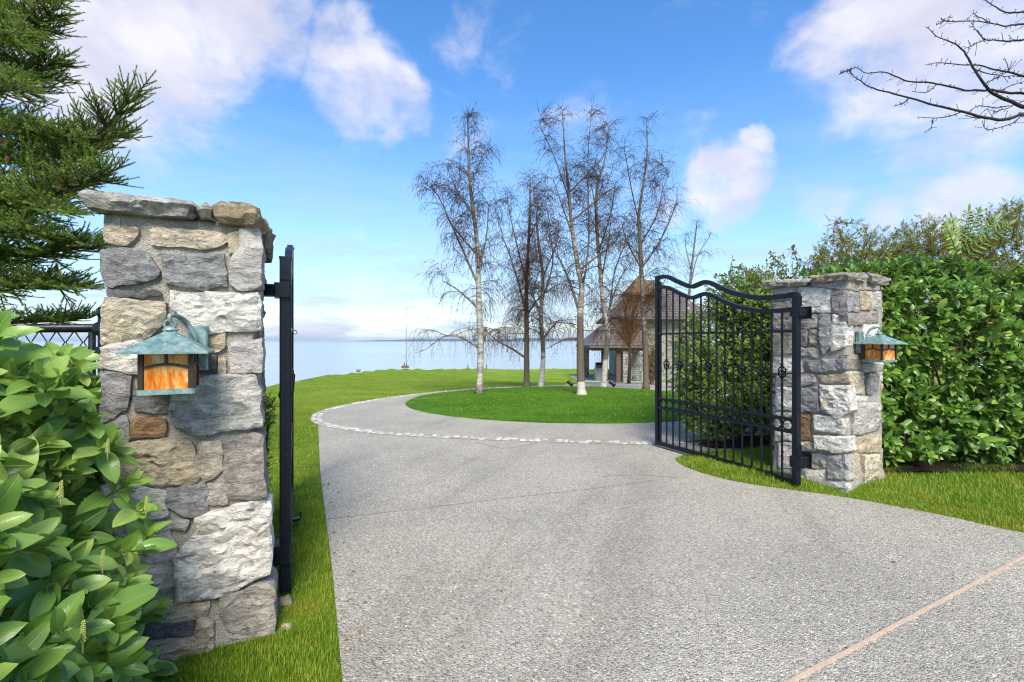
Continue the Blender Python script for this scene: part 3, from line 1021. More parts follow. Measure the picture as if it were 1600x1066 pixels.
class Pillar:
    def __init__(s, corner, ang, w, z0, z1, label):
        """corner: the near corner in plan; ang: direction of the face that runs away from it along d; the other face runs along b"""
        s.corner = np.array([corner[0], corner[1], 0.0]); s.w, s.z0, s.z1 = w, z0, z1
        s.d = np.array([math.cos(ang), math.sin(ang), 0.0])
        s.b = np.array([-math.sin(ang), math.cos(ang), 0.0])
        s.root = empty("stone_gate_pillar", (corner[0], corner[1], z0), label, "pillar", "stone pillars of the gateway")
        s.seed = int(abs(corner[0]) * 1000)
        s.rs = random.Random(s.seed)
        s.stones = []

    def core(s, o):
        """o = left front corner; d along the front, b back"""
        s.o = o
        n = 26
        v, f = [], []
        ins = .008
        prof = [(ins, ins), (s.w - ins, ins), (s.w - ins, s.w - ins), (ins, s.w - ins)]
        per = resample(np.array(prof), s.w / n, True)
        zs = np.linspace(s.z0 - .12, s.z1, 90)
        for z in zs:
            fl = .035 * max(0, 1 - (z - s.z0) / .35) ** 2 if z > s.z0 else .035
            for u, w in per:
                cu, cw = u - s.w / 2, w - s.w / 2
                nn = .010 * fbm(u * 9, w * 9, z * 9 + s.seed, 4) + .003 * fbm(u * 60, w * 60, z * 60, 3)
                k = 1 + (fl + nn) / (s.w / 2)
                q = o + s.d * (s.w / 2 + cu * k) + s.b * (s.w / 2 + cw * k)
                v.append((q[0], q[1], z))
        m = len(per)
        f = [(i * m + j, i * m + (j + 1) % m, (i + 1) * m + (j + 1) % m, (i + 1) * m + j) for i in range(len(zs) - 1) for j in range(m)]
        f.append(tuple((len(zs) - 1) * m + j for j in range(m)))
        mesh_obj("mortar_core", v, f, M['mortar'], s.root, True)

    def face(s, k):
        """origin, along, outward of face k: 0 front (along d), 1 right (along b), 2 back, 3 left"""
        o, d, b, w = s.o, s.d, s.b, s.w
        return [(o, d, -b), (o + d * w, b, d), (o + d * w + b * w, -d, b), (o + b * w, -b, -d)][k]

    def stone(s, k, poly, colour, proud=.016, back=.05, amp=.012, seed=None):
        o, e1, e3 = s.face(k)
        sd = seed if seed is not None else s.rs.randrange(1, 900)
        s.stones.append(stone_obj("stone", s.root, C_[colour] if isinstance(colour, str) else colour, sd, poly, o, e1, np.array([0, 0, 1.0]), e3, back, proud, amp=amp))

    def traced(s, k, pix, colour, **kw):
        o, e1, e3 = s.face(k)
        poly = []
        for x, y in pix:
            q = on_plane(x, y, o + e3 * .015, e3) - o
            poly.append((float(np.dot(q, e1)), float(q[2])))
        pc = np.mean(poly, axis=0)
        poly = [tuple(pc + (np.array(q) - pc) * (1 + .012 / (np.linalg.norm(np.array(q) - pc) + 1e-6))) for q in poly]
        s.stone(k, poly, colour, **kw)

    def fill(s, k, z0=None, z1=None, pal='wgbgtnwg', u0=0.0, u1=None, pr=(.006, .024)):
        w = (u1 if u1 is not None else s.w) - u0
        for poly in rubble(w, z0 if z0 is not None else s.z0 - .02, z1 if z1 is not None else s.z1, s.rs):
            s.stone(k, [(a + u0, b) for a, b in poly], s.rs.choice(pal), proud=s.rs.uniform(*pr), back=.04)

    def cap(s, slabs):
        """flagstones over the shaft: (outline in (u, v) along d and b, bottom, top, colour)"""
        for i, (poly, za, zb, colour) in enumerate(slabs):
            cc = s.o + s.d * np.mean([q[0] for q in poly]) + s.b * np.mean([q[1] for q in poly])
            def rim(q, cc=cc, za=za, zb=zb, i=i):      # cleft, undercut edges: layered steps on the rim
                dr = (q - cc) * np.array([1, 1, 0]); L_ = np.linalg.norm(dr) + 1e-9
                k = smooth(.05, .11, L_)
                t_ = (q[2] - za) / (zb - za)
                st = fbm(q[0] * 7, q[1] * 7, q[2] * 38 + i, 4)
                return q + dr / L_ * float(k) * (.022 * st - .030 * max(0, 1 - t_ * 1.6)) + np.array([0, 0, .014 * fbm(q[0] * 6, q[1] * 6, i * 3.0)])
            v, f = rough_prism(poly, s.o + np.array([0, 0, za]), s.d, s.b, np.array([0, 0, 1.0]), 0, zb - za, seed=s.seed % 97 + i * 7, amp=.009, step=.022, crisp=.004, edge=.011, deform=rim)
            o = mesh_obj("capstone", v, f, M['stone'], s.root)
            o.color = (*colour, 1)


def crop2(pts):
    return [(100 + x / 2.664, 280 + y / 2.664) for x, y in pts]


def crop4(pts):
    return [(160 + x / 2.5025, 640 + y / 2.5025) for x, y in pts]


def crop7(pts):
    return [(1180 + x / 2.2208, 280 + y / 2.2208) for x, y in pts]


A25 = math.radians(25)
LW = .585
RC = np.array([-1.305, 2.345, 0.0])                   # left pillar: its near right corner
PL = Pillar((RC[0], RC[1]), A25, LW, 0.0, 2.085, "tall stone pillar beside the glossy laurel shrub, its amber lantern facing us")
PL.core(RC - PL.d * LW)
T = lambda pts, c, **k: PL.traced(0, pts, c, **k)
for pts, c, kw in [
    ([(170, 200), (300, 205), (295, 245), (250, 270), (180, 262)], 't', {}),
    ([(365, 208), (560, 218), (685, 238), (690, 255), (590, 287), (375, 272)], 'y', {}),
    ([(735, 212), (812, 208), (822, 440), (735, 455), (697, 430), (700, 330), (737, 290)], 'g', dict(back=.22, proud=.022)),
    ([(690, 232), (728, 226), (730, 284), (690, 312)], 't', {}),
    ([(165, 295), (330, 300), (395, 390), (370, 410), (200, 447), (168, 400)], 'b', dict(proud=.026)),
    ([(415, 318), (660, 312), (672, 440), (575, 457), (430, 425)], 'b', dict(proud=.026)),
    ([(180, 458), (385, 465), (400, 490), (185, 490)], 'd', {}),
    ([(458, 475), (800, 475), (815, 630), (565, 637), (455, 540)], 'w', dict(back=.16, proud=.024, amp=.016)),
    ([(180, 500), (410, 515), (412, 600), (330, 660), (165, 690), (165, 560)], 'y', dict(proud=.03, amp=.018)),
    ([(158, 702), (322, 670), (330, 740), (318, 812), (158, 782)], 'w', dict(proud=.024)),
    ([(558, 645), (670, 640), (665, 700), (625, 716), (558, 713)], 't', {}),
    ([(695, 690), (816, 670), (822, 800), (692, 803), (704, 740)], 'g', dict(back=.2)),
    ([(555, 743), (630, 738), (628, 805), (555, 800)], 'd', {}),
    ([(642, 755), (672, 755), (668, 802), (642, 802)], 'y', {}),
    ([(152, 795), (275, 815), (265, 950), (160, 1005)], 'b', dict(proud=.02)),
    ([(300, 880), (450, 895), (430, 970), (300, 965)], 'd', {}),
    ([(462, 825), (795, 815), (822, 1000), (815, 1030), (560, 1058), (452, 1010)], 'g', dict(back=.15, proud=.03, amp=.015)),
    ([(335, 815), (450, 822), (455, 880), (340, 872)], 'n', {}),
]:
    T(crop2(pts), c, **kw)
for pts, c, kw in [
    ([(115, 38), (232, 38), (235, 105), (115, 108)], 'r', {}),
    ([(0, 40), (95, 30), (100, 118), (0, 122)], 'b', {}),
    ([(10, 132), (130, 130), (340, 118), (380, 270), (350, 290), (150, 294), (10, 280)], 't', dict(proud=.026, amp=.018)),
    ([(387, 125), (463, 130), (468, 235), (400, 278), (380, 210)], 'y', {}),
    ([(480, 150), (580, 103), (625, 110), (632, 335), (600, 344), (490, 346)], 'n', dict(back=.2, proud=.022)),
    ([(260, 312), (400, 300), (405, 400), (320, 412), (250, 372)], 'b', {}),
    ([(415, 300), (480, 295), (485, 365), (415, 375)], 'n', {}),
    ([(262, 442), (332, 435), (322, 467), (262, 467)], 'g', {}),
    ([(0, 300), (140, 305), (235, 330), (240, 420), (120, 440), (0, 420)], 'w', {}),
    ([(0, 440), (120, 455), (245, 450), (285, 560), (275, 700), (120, 740), (0, 720)], 'g', dict(proud=.02)),
    ([(367, 425), (605, 358), (652, 372), (655, 635), (625, 645), (480, 713), (300, 750), (297, 570), (375, 482)], 'w', dict(back=.14, proud=.034, amp=.02)),
    ([(240, 770), (410, 752), (405, 810), (230, 840)], 't', {}),
    ([(467, 732), (620, 690), (668, 700), (670, 880), (510, 905), (465, 802)], 'n', dict(back=.2, proud=.028)),
    ([(160, 850), (350, 828), (346, 883), (160, 905)], 'd', {}),
    ([(0, 860), (150, 850), (140, 930), (0, 960)], 'y', {}),
    ([(40, 975), (290, 908), (357, 882), (367, 822), (425, 822), (430, 940), (350, 985), (180, 1040), (40, 1050)], 't', dict(proud=.045, amp=.02)),
    ([(470, 912), (512, 912), (502, 955), (470, 955)], 'y', {}),
]:
    T(crop4(pts), c, **kw)
PL.fill(1, pal='gwtbngy', u0=.15, pr=(.002, .012))
PL.fill(2)
PL.fill(3)
PL.cap([
    ([(-.085, -.085), (.20, -.075), (.335, -.088), (.345, .26), (-.08, .30)], 2.085, 2.172, (.36, .345, .32)),
    ([(.355, -.085), (.405, -.07), (.415, .12), (.35, .14)], 2.092, 2.158, (.44, .40, .34)),
    ([(.415, -.075), (.58, -.085), (.625, -.04), (.635, .16), (.42, .20)], 2.07, 2.160, (.33, .26, .17)),
    ([(.50, .17), (.635, .16), (.64, .66), (.47, .67)], 2.005, 2.145, (.28, .24, .19)),
    ([(-.09, .31), (.32, .27), (.42, .22), (.49, .22), (.46, .67), (-.08, .66)], 2.08, 2.165, (.30, .30, .30)),
])

# the right pillar: its near corner towards the drive
RA = math.radians(29)
RW = .74
RCN = np.array([3.29, 4.53, 0.0])
PR = Pillar((RCN[0], RCN[1]), RA, RW, 0.03, 2.085, "stone pillar against the clipped laurel hedge, with the fully visible gate leaf hinged to it")
PR.core(RCN.copy())
LEFT, FRONT = 3, 0
for k, pts, c, kw in [
    (LEFT, [(62, 378), (148, 372), (146, 415), (62, 420)], 'g', {}),
    (LEFT, [(150, 372), (262, 385), (258, 460), (165, 462)], 'w', {}),
    (LEFT, [(190, 352), (318, 350), (318, 384), (200, 372)], 'g', {}),
    (LEFT, [(62, 430), (142, 425), (140, 520), (62, 520)], 'n', {}),
    (LEFT, [(150, 472), (214, 475), (218, 515), (150, 518)], 'g', {}),
    (LEFT, [(220, 475), (260, 470), (270, 560), (240, 604), (225, 560)], 'b', dict(proud=.03)),
    (LEFT, [(266, 472), (316, 476), (318, 575), (262, 596)], 'w', dict(proud=.024, back=.1)),
    (LEFT, [(145, 528), (178, 525), (178, 575), (145, 576)], 'b', {}),
    (LEFT, [(188, 525), (216, 525), (216, 572), (188, 572)], 'n', {}),
    (LEFT, [(62, 530), (140, 530), (140, 600), (62, 610)], 'y', {}),
    (LEFT, [(145, 585), (218, 590), (216, 622), (180, 612), (145, 612)], 'g', {}),
    (LEFT, [(178, 630), (304, 622), (316, 660), (202, 669)], 'b', dict(proud=.03)),
    (LEFT, [(62, 620), (150, 625), (168, 668), (62, 670)], 'w', {}),
    (LEFT, [(72, 680), (200, 674), (206, 706), (150, 717), (72, 715)], 'g', {}),
    (LEFT, [(215, 680), (320, 676), (322, 704), (230, 707)], 't', {}),
    (LEFT, [(145, 725), (215, 725), (225, 806), (148, 808)], 'b', dict(proud=.026)),
    (LEFT, [(228, 716), (322, 720), (330, 800), (290, 828), (235, 800)], 'w', dict(proud=.034, back=.1, amp=.02)),
    (LEFT, [(72, 725), (136, 725), (138, 800), (72, 800)], 'w', {}),
    (LEFT, [(145, 815), (187, 814), (187, 900), (145, 902)], 'r', {}),
    (LEFT, [(72, 810), (136, 812), (136, 905), (72, 905)], 'g', {}),
    (LEFT, [(205, 820), (308, 830), (304, 882), (205, 872)], 'w', dict(proud=.026)),
    (LEFT, [(210, 890), (322, 895), (326, 944), (280, 950), (212, 932)], 'w', dict(proud=.034, back=.1)),
    (LEFT, [(145, 912), (202, 915), (206, 942), (145, 944)], 'y', {}),
    (LEFT, [(80, 915), (138, 915), (138, 1000), (80, 1000)], 'w', {}),
    (LEFT, [(190, 953), (240, 953), (240, 1002), (195, 1002)], 'n', {}),
    (LEFT, [(246, 962), (322, 957), (324, 1045), (250, 1040)], 'g', dict(proud=.028, back=.1)),
    (LEFT, [(90, 1010), (240, 1008), (246, 1050), (90, 1060)], 'w', dict(proud=.03)),
    (LEFT, [(246, 1050), (318, 1050), (322, 1078), (248, 1075)], 'w', dict(proud=.03)),
    (LEFT, [(150, 1062), (240, 1058), (242, 1082), (150, 1080)], 'y', {}),
    (LEFT, [(262, 390), (316, 388), (316, 464), (264, 462)], 'n', {}),
    (FRONT, [(322, 1062), (372, 1056), (372, 1085), (322, 1088)], 'y', {}),
    (FRONT, [(322, 352), (365, 352), (362, 386), (322, 386)], 'y', {}),
    (FRONT, [(370, 350), (430, 352), (430, 384), (370, 384)], 'g', {}),
    (FRONT, [(322, 393), (362, 393), (362, 456), (322, 456)], 'b', {}),
    (FRONT, [(368, 390), (408, 390), (405, 452), (368, 452)], 't', {}),
    (FRONT, [(412, 392), (432, 394), (432, 450), (412, 450)], 'g', {}),
    (FRONT, [(318, 466), (432, 462), (432, 500), (322, 508)], 'n', {}),
    (FRONT, [(375, 508), (432, 506), (432, 600), (375, 602)], 'w', {}),
    (FRONT, [(322, 612), (370, 608), (366, 660), (324, 660)], 'n', {}),
    (FRONT, [(374, 640), (430, 634), (428, 664), (376, 668)], 'g', dict(proud=.06)),
    (FRONT, [(328, 670), (376, 670), (384, 742), (336, 742)], 'y', {}),
    (FRONT, [(388, 676), (432, 680), (432, 752), (390, 748)], 'b', {}),
    (FRONT, [(340, 752), (396, 756), (394, 772), (342, 772)], 'w', {}),
    (FRONT, [(342, 780), (432, 776), (434, 868), (362, 886), (342, 884)], 'g', dict(proud=.03)),
    (FRONT, [(336, 898), (394, 894), (394, 946), (338, 950)], 't', {}),
    (FRONT, [(400, 890), (437, 890), (437, 946), (400, 946)], 't', {}),
    (FRONT, [(330, 958), (366, 956), (360, 1060), (330, 1062)], 't', {}),
    (FRONT, [(374, 960), (437, 955), (437, 1024), (376, 1052)], 'y', dict(proud=.03)),
]:
    PR.traced(k, crop7(pts), c, **kw)
PR.fill(1)
PR.fill(2)
PR.cap([
    ([(-.09, -.06), (.16, -.085), (.30, -.07), (.32, .30), (-.07, .32)], 2.095, 2.18, (.32, .28, .23)),
    ([(.31, -.085), (.60, -.075), (.775, -.08), (.77, .34), (.33, .30)], 2.085, 2.185, (.30, .28, .25)),
    ([(-.085, .33), (.36, .33), (.38, .84), (-.09, .82)], 2.085, 2.18, (.38, .34, .27)),
    ([(.39, .36), (.78, .36), (.77, .80), (.40, .80)], 2.09, 2.185, (.32, .31, .30)),
])

# ---------------------------------------------------------------- lanterns
def lantern(fp, n, d, z_roof, spin, plate_off, arm_len, label):
    """fp: point on the wall; n: out of the wall; d: along it"""
    up = np.array([0, 0, 1.0])
    c = np.array([fp[0], fp[1], 0]) + n * arm_len                    # axis of the lamp
    root = empty("lantern", (c[0], c[1], z_roof - .17), label, "wall lantern", "copper lanterns on the gate pillars")
    cs, sn = math.cos(spin), math.sin(spin)
    x, y = d * cs + n * sn, n * cs - d * sn                           # lamp's own axes
    P = lambda a, b, z: c + x * a + y * b + up * z
    pl = np.array([fp[0], fp[1], 0]) + d * plate_off
    mb = MB(); mb.bar(pl + n * .002 + up * (z_roof - .085), pl + n * .002 + up * (z_roof + .125), .078, .042, n, .006)
    mb.build("back_plate", M['patina'], root)
    # arm: out of the plate, up and over, curling down to the ring
    s = pl + n * .03
    tip = c + up * (z_roof + .140)
    pts = [s + up * (z_roof - .02), s + n * .035 + up * (z_roof + .06), s * .62 + c * .38 + up * (z_roof + .155) * 1.0, s * .30 + c * .70 + up * (z_roof + .195), tip + up * .024, tip - n * .0 + up * -.002]
    for i in (2, 3):
        pts[i] = np.array([pts[i][0], pts[i][1], [0, 0, z_roof + .132, z_roof + .162][i]])
    q = spline(pts, 8)
    MB().tube(q, np.linspace(.0125, .0095, len(q)), 10).build("arm", M['patina'], root, True)
    MB().torus(c + up * (z_roof + .124), x, up, .021, .006, 22, 8).build("hanging_ring", M['patina'], root, True)
    # roof: shallow square pyramid with a drip lip and a little collar
    R, r = .152, .020
    v, f = [], []
    for (h, z) in ((R, 0), (R, .007), (r, .092), (r, .104), (.012, .108)):
        for a, b in ((-1, -1), (1, -1), (1, 1), (-1, 1)):
            v.append(P(a * h, b * h, z_roof + z))
    for i in range(4):
        f += [(i * 4 + j, i * 4 + (j + 1) % 4, i * 4 + 4 + (j + 1) % 4, i * 4 + 4 + j) for j in range(4)]
    f += [(3, 2, 1, 0), (16, 17, 18, 19)]
    rf = mesh_obj("lamp_roof", v, f, M['patina'], root)
    MB().lathe(c + up * (z_roof + .098), [(.028, 0), (.03, .004), (.02, .012), (.014, .02)], 12).build("finial", M['patina'], rf, True)
    H, B = .150, .086
    for a in (-1, 1):
        for b in (-1, 1):
            MB().bar(P(a * B, b * B, z_roof - H), P(a * B, b * B, z_roof - .001), .017, .017, n if abs(np.dot(n, x)) < .99 else d).build("frame_corner", M['lead'], root)
    ba = MB()
    for a, b in (((-1, -1), (1, -1)), ((1, -1), (1, 1)), ((1, 1), (-1, 1)), ((-1, 1), (-1, -1))):
        ba.bar(P(a[0] * (B + .006), a[1] * (B + .006), z_roof - H - .010), P(b[0] * (B + .006), b[1] * (B + .006), z_roof - H - .010), .012, .022)
    ba.build("base_rim", M['patina'], root)
    for (a0, b0), (a1, b1) in (((-1, -1), (1, -1)), ((1, -1), (1, 1)), ((1, 1), (-1, 1)), ((-1, 1), (-1, -1))):
        k = B - .002
        A0, A1 = P(a0 * k, b0 * k, 0), P(a1 * k, b1 * k, 0)
        out = (A0 + A1) / 2 - P(0, 0, 0); out /= np.linalg.norm(out)
        t = (A1 - A0) / np.linalg.norm(A1 - A0)
        g = MB().bar(A0 + t * .009 + up * (z_roof - H / 2), A1 - t * .009 + up * (z_roof - H / 2), .005, H)
        gp = g.build("glass_panel", M['glass'], root)
        o = out * .005
        bars = MB()
        m = (A0 + A1) / 2 + o
        bars.bar(m + up * (z_roof - .048), m + up * (z_roof - .001), .012, .008, out)
        arc = [A0 + t * .009 + (A1 - A0 - t * .018) * u + o + up * (z_roof - .058 + .014 * math.sin(PI * u)) for u in np.linspace(0, 1, 9)]
        bars.path_bar(arc, .009, .010, out)
        bars.build("glazing_bar", M['lead'], gp)
    return root


pf = RC - PL.d * (.30)
lantern(np.array([-1.578, 2.196]) - PL.b[:2] * .028, -PL.b, PL.d, 1.447, math.radians(-3), .075, .175, "copper lantern with orange glass, verdigris roof in front of the nearer, taller-looking pillar")
rf = RCN + PR.d * .25
lantern((rf - PR.b * .02)[:2], -PR.b, PR.d, 1.468, math.radians(14), -.05, .150, "copper lantern with peach glass jutting from the pillar beside the hedge")

# ---------------------------------------------------------------- iron gate leaves
GD = np.array([-.845, 1.82, 0.0]); GLEN = 2.005; GD /= np.linalg.norm(GD)      # both leaves stand open along this line
GN = np.array([GD[1], -GD[0], 0.0])                                             # towards the right-hand side


def gate(hinge, side, label):
    """hinge: plan position of the hinge post; side: +1 when its pillar stands on the GN side"""
    h = np.array([hinge[0], hinge[1], 0.0]); up = np.array([0, 0, 1.0])
    Q = lambda s, z: h + GD * s + up * z
    root = empty("entrance_gate", tuple(h + up * .06), label, "iron gate", "open leaves of the iron gate")
    zb, L = .065, GLEN
    # top line from the free end (s = L) to the hinge (s = 0), heights measured over the leaf
    top = [(L, 2.385), (L - .10, 2.395), (L - .22, 2.375), (L - .38, 2.30), (L - .55, 2.225), (L - .64, 2.200), (L - .68, 2.205), (L - .84, 2.235), (L - .95, 2.205), (L - 1.10, 2.13), (L - 1.28, 2.055), (L - 1.45, 2.005), (L - 1.60, 1.975), (L - 1.75, 1.965), (.03, 1.968)]
    tp = spline(top, 5)
    zt = lambda s: float(np.interp(s, tp[::-1, 0], tp[::-1, 1]))
    mb = lambda: MB()
    mb().bar(Q(0, zb - .03), Q(0, 1.985), .062, .062, GN, .006).build("hinge_post", M['metal'], root)
    mb().bar(Q(L, zb - .02), Q(L, 2.405), .045, .055, GN, .005).build("closing_post", M['metal'], root)
    mb().bar(Q(L - .062, zb), Q(L - .062, 2.33), .022, .030, GN, .003).build("inner_stile", M['metal'], root)
    mb().path_bar([Q(s, z) for s, z in tp], .05, .052, GN).build("top_rail", M['metal'], root)
    lo = tp[(tp[:, 0] < L - .02)]
    mb().path_bar([Q(s, z - .145) for s, z in lo], .044, .046, GN).build("second_rail", M['metal'], root)
    for z, hh in ((1.60, .026), (.695, .03), (.563, .03), (zb, .05)):
        mb().bar(Q(.03, z), Q(L - .02, z), .036 if hh < .05 else .05, hh, up).build("rail", M['metal'], root)
    for s in (.035, L):
        mb().bar(Q(s, (1.99 if s < 1 else 2.405)), Q(s, (1.999 if s < 1 else 2.416)), .07, .07, GN).build("post_cap", M['metal'], root)
    n = 15
    ss = [L - .062 - (L - .095) * (i + 1) / (n + 1) for i in range(n)]
    for i, s in enumerate(ss):
        p = mb().bar(Q(s, zb), Q(s, zt(s) - .150), .019, .019, GN, .003).build("picket", M['metal'], root)
        if i % 2 == 0:
            b = mb()
            for k in range(4):
                pts = []
                for u in np.linspace(0, 1, 11):
                    a = k * PI / 2 + u * PI * 1.15
                    r = .004 + .034 * math.sin(PI * u) ** .8
                    pts.append(Q(s, 1.175 + (u - .5) * .135) + GD * r * math.cos(a) + GN * r * math.sin(a))
                b.tube(pts, .0075, 5)
            for dz in (-.078, .078):
                b.lathe(Q(s, 1.175 + dz - .008), [(.010, 0), (.0155, .004), (.0155, .012), (.010, .016)], 8)
            b.build("basket_twist", M['metal'], p, True)
    edges = [L - .062] + ss + [.031]
    ring_me = None
    for a, b in zip(edges[:-1], edges[1:]):
        m = (a + b) / 2
        R = min(.052, (a - b) / 2 - .008)
        mb().torus(Q(m, .629), GD, up, R, .0090, 20, 6).build("ring", M['metal'], root, True)
    # drop bolt under the middle of the bottom rail
    g = mb().bar(Q(1.05, zb + .03), Q(1.05, -.01), .03, .03, GN, .003)
    g.bar(Q(1.13, zb - .035), Q(.97, zb - .035), .05, .012, up)
    g.bar(Q(1.05, zb + .01) + GN * .02, Q(1.05, zb + .01) - GN * .05 + GN * .13, .05, .016, up)
    g.tube([Q(1.05, zb + .01) + GN * .085, Q(1.05, zb + .065) + GN * .085], .007, 6)
    g.build("drop_bolt", M['metal'], root)
    k = mb().torus(Q(L - .03, 1.585) + GN * .04, GN, up, .018, .004, 12, 5)
    k.bar(Q(L - .062, 1.49), Q(L - .062, 1.57), .03, .012, GN)
    k.build("latch_keeper", M['metal'], root)
    # hinges: a block on the post and an arm to the pillar
    for z, hh in ((1.795, .085), (.265, .11)):
        hg = mb()
        hg.bar(Q(0, z - hh / 2) + GN * side * .015, Q(0, z + hh / 2) + GN * side * .015, .115, .085, GN, .006)
        d = GN * side
        rch = .20 if side > 0 else .145
        hg.bar(Q(0, z) + d * .04, Q(.035, z) + d * rch, hh * .85, hh * .8, up)
        hg.bar(Q(.035, z - hh * .75) + d * (rch - .004), Q(.035, z + hh * .75) + d * (rch - .004), .13, .014, d)
        hg.lathe(Q(0, z + hh / 2), [(.018, 0), (.018, .03), (.012, .036)], 10)
        hg.tube([Q(-.046, z + hh * .5 + .07), Q(-.036, z + hh * .5 + .07)], .009, 8)
        hg.bar(Q(-.035, z + hh * .5 + .02), Q(-.035, z + hh * .5 + .12), .058, .010, GD)
        hg.build("hinge", M['metal'], root)
    return root


gate((2.90, 4.70), 1, "black iron gate leaf seen nearly face on, with wave top and ring band")
gate((-1.334, 2.714), -1, "black iron gate leaf seen edge on as a thin upright beside the near pillar")


# ---------------------------------------------------------------- chain-link fence behind the left pillar
def fence():
    p0 = np.array([-2.45, 2.78, 0]); dr = np.array([-.985, .17, 0]); up = np.array([0, 0, 1.0])
    root = empty("chain_link_fence", tuple(p0), "black chain-link fence with a ball-capped post, between shrub and pillar", "fence")
    zt = 1.578
    P = lambda s, z: p0 + dr * s + up * z
    for s in (0.0, 2.4):
        g = MB().tube([P(s, -.3), P(s, zt + .075)], .038, 14)
        po = g.build("post", M['metal'], root, True)
        MB().lathe(P(s, zt + .075), [(.046, 0), (.048, .012), (.044, .03), (.030, .048), (.008, .058)], 14).build("post_cap", M['metal'], po, True)
    MB().tube([P(.03, zt), P(2.4, zt)], .026, 10).build("top_rail", M['metal'], root, True)
    MB().tube([P(.10, .05), P(.10, zt)], .019, 8).build("frame_bar", M['metal'], root, True)
    cl = MB()
    for z in (zt - .005, 1.425, .8, .3):
        cl.tube([P(-.05, z), P(.13, z)], .012, 6)
        cl.tube([P(-.045, z) , P(.045, z)], .045, 12)
    cl.build("clamp", M['metal'], root)
    w = MB()
    n = 34
    for i in range(n):
        s0 = .10 + i * .066
        pts = []
        for k in range(0, 25):
            z = zt - .02 - k * .066
            pts.append(P(s0 + (.066 if (k + i) % 2 else 0), z) + np.array([0, .004 * (1 if (k + i) % 2 else -1), 0]))
        w.tube(pts, .0038, 4, False)
    o = w.build("wire_mesh", M['metal'], root)
    o["kind"] = "stuff"


fence()

# ---------------------------------------------------------------- leaves
def leaf_blade(L, Wd, bend, fold, nu=2, nv=6, tipw=1.0, wave=0.0, seed=0):
    """a leaf lying along +Y from its stalk at the origin, face up +Z: verts, quads, uvs"""
    v, uv, f = [], [], []
    for i in range(nv + 1):
        t = i / nv
        w = Wd * .5 * (math.sin(PI * min(1, t ** .90 * tipw)) ** .60 if 0 < t < 1 else .02)
        y = L * (t - .12 * bend * t * t)
        z = -bend * L * .38 * t * t + .06 * L * t
        for j in range(-nu, nu + 1):
            u = j / nu
            wv = wave * Wd * math.sin(t * 9 + seed + (2 if u > 0 else 0)) * abs(u)
            v.append((u * w, y, z + fold * abs(u) * w + wv))
            uv.append((.5 + u * .5, t))
    n = 2 * nu + 1
    for i in range(nv):
        for j in range(n - 1):
            f.append((i * n + j, i * n + j + 1, (i + 1) * n + j + 1, (i + 1) * n + j))
    return np.array(v), np.array(f), np.array(uv)


def leaf_mesh(name, data, mat):
    v, f, uv = data
    me = bpy.data.meshes.new(name)
    me.from_pydata([tuple(p) for p in v], [], [tuple(q) for q in f])
    l = me.uv_layers.new(name="UVMap")
    idx = np.zeros(len(me.loops), np.int32); me.loops.foreach_get("vertex_index", idx)
    l.data.foreach_set("uv", uv[idx].astype(np.float32).ravel())
    me.polygons.foreach_set("use_smooth", np.ones(len(me.polygons), bool))
    me.materials.append(mat)
    return me


def frames(dirs, ups):
    """rotation matrices with Y along dirs and Z near ups; (n,3,3) columns x, y, z"""
    y = dirs / np.linalg.norm(dirs, axis=1)[:, None]
    x = np.cross(y, ups); x /= np.linalg.norm(x, axis=1)[:, None] + 1e-9
    z = np.cross(x, y)
    return np.stack([x, y, z], 2)


def leaves_joined(name, parent, blades_, pos_, rot, scale, mat, seed, kind_stuff=True):
    r = np.random.default_rng(seed)
    which = r.integers(0, len(blades_), len(pos_))
    V, Fc, UV, TI, k = [], [], [], [], 0
    for b, (bv, bf, bu) in enumerate(blades_):
        m = which == b
        n = int(m.sum())
        if not n:
            continue
        vv = np.einsum('nij,vj->nvi', rot[m], bv) * scale[m][:, None, None] + pos_[m][:, None]
        V.append(vv.reshape(-1, 3))
        Fc.append((bf[None] + (np.arange(n) * len(bv))[:, None, None] + k).reshape(-1, 4))
        UV.append(np.tile(bu, (n, 1)))
        TI.append(np.repeat(np.clip(r.normal(.45, .24, n), 0, .98), len(bv)))
        k += n * len(bv)
    o = mesh_obj(name, np.concatenate(V), np.concatenate(Fc), mat, parent, True, np.concatenate(TI))
    l = o.data.uv_layers.new(name="UVMap")
    idx = np.zeros(len(o.data.loops), np.int32); o.data.loops.foreach_get("vertex_index", idx)
    l.data.foreach_set("uv", np.concatenate(UV)[idx].astype(np.float32).ravel())
    if kind_stuff:
        o["kind"] = "stuff"
    return o


def leaves_single(parent, meshes, pos_, rot, scale, seed):
    rs = random.Random(seed)
    inv = parent_matrix(parent).inverted()
    for p, m, s in zip(pos_, rot, scale):
        o = bpy.data.objects.new("leaf", rs.choice(meshes))
        link(o, parent)
        w = Matrix(((m[0][0], m[0][1], m[0][2], p[0]), (m[1][0], m[1][1], m[1][2], p[1]), (m[2][0], m[2][1], m[2][2], p[2]), (0, 0, 0, 1)))
        o.matrix_basis = inv @ w @ Matrix.Scale(float(s), 4)


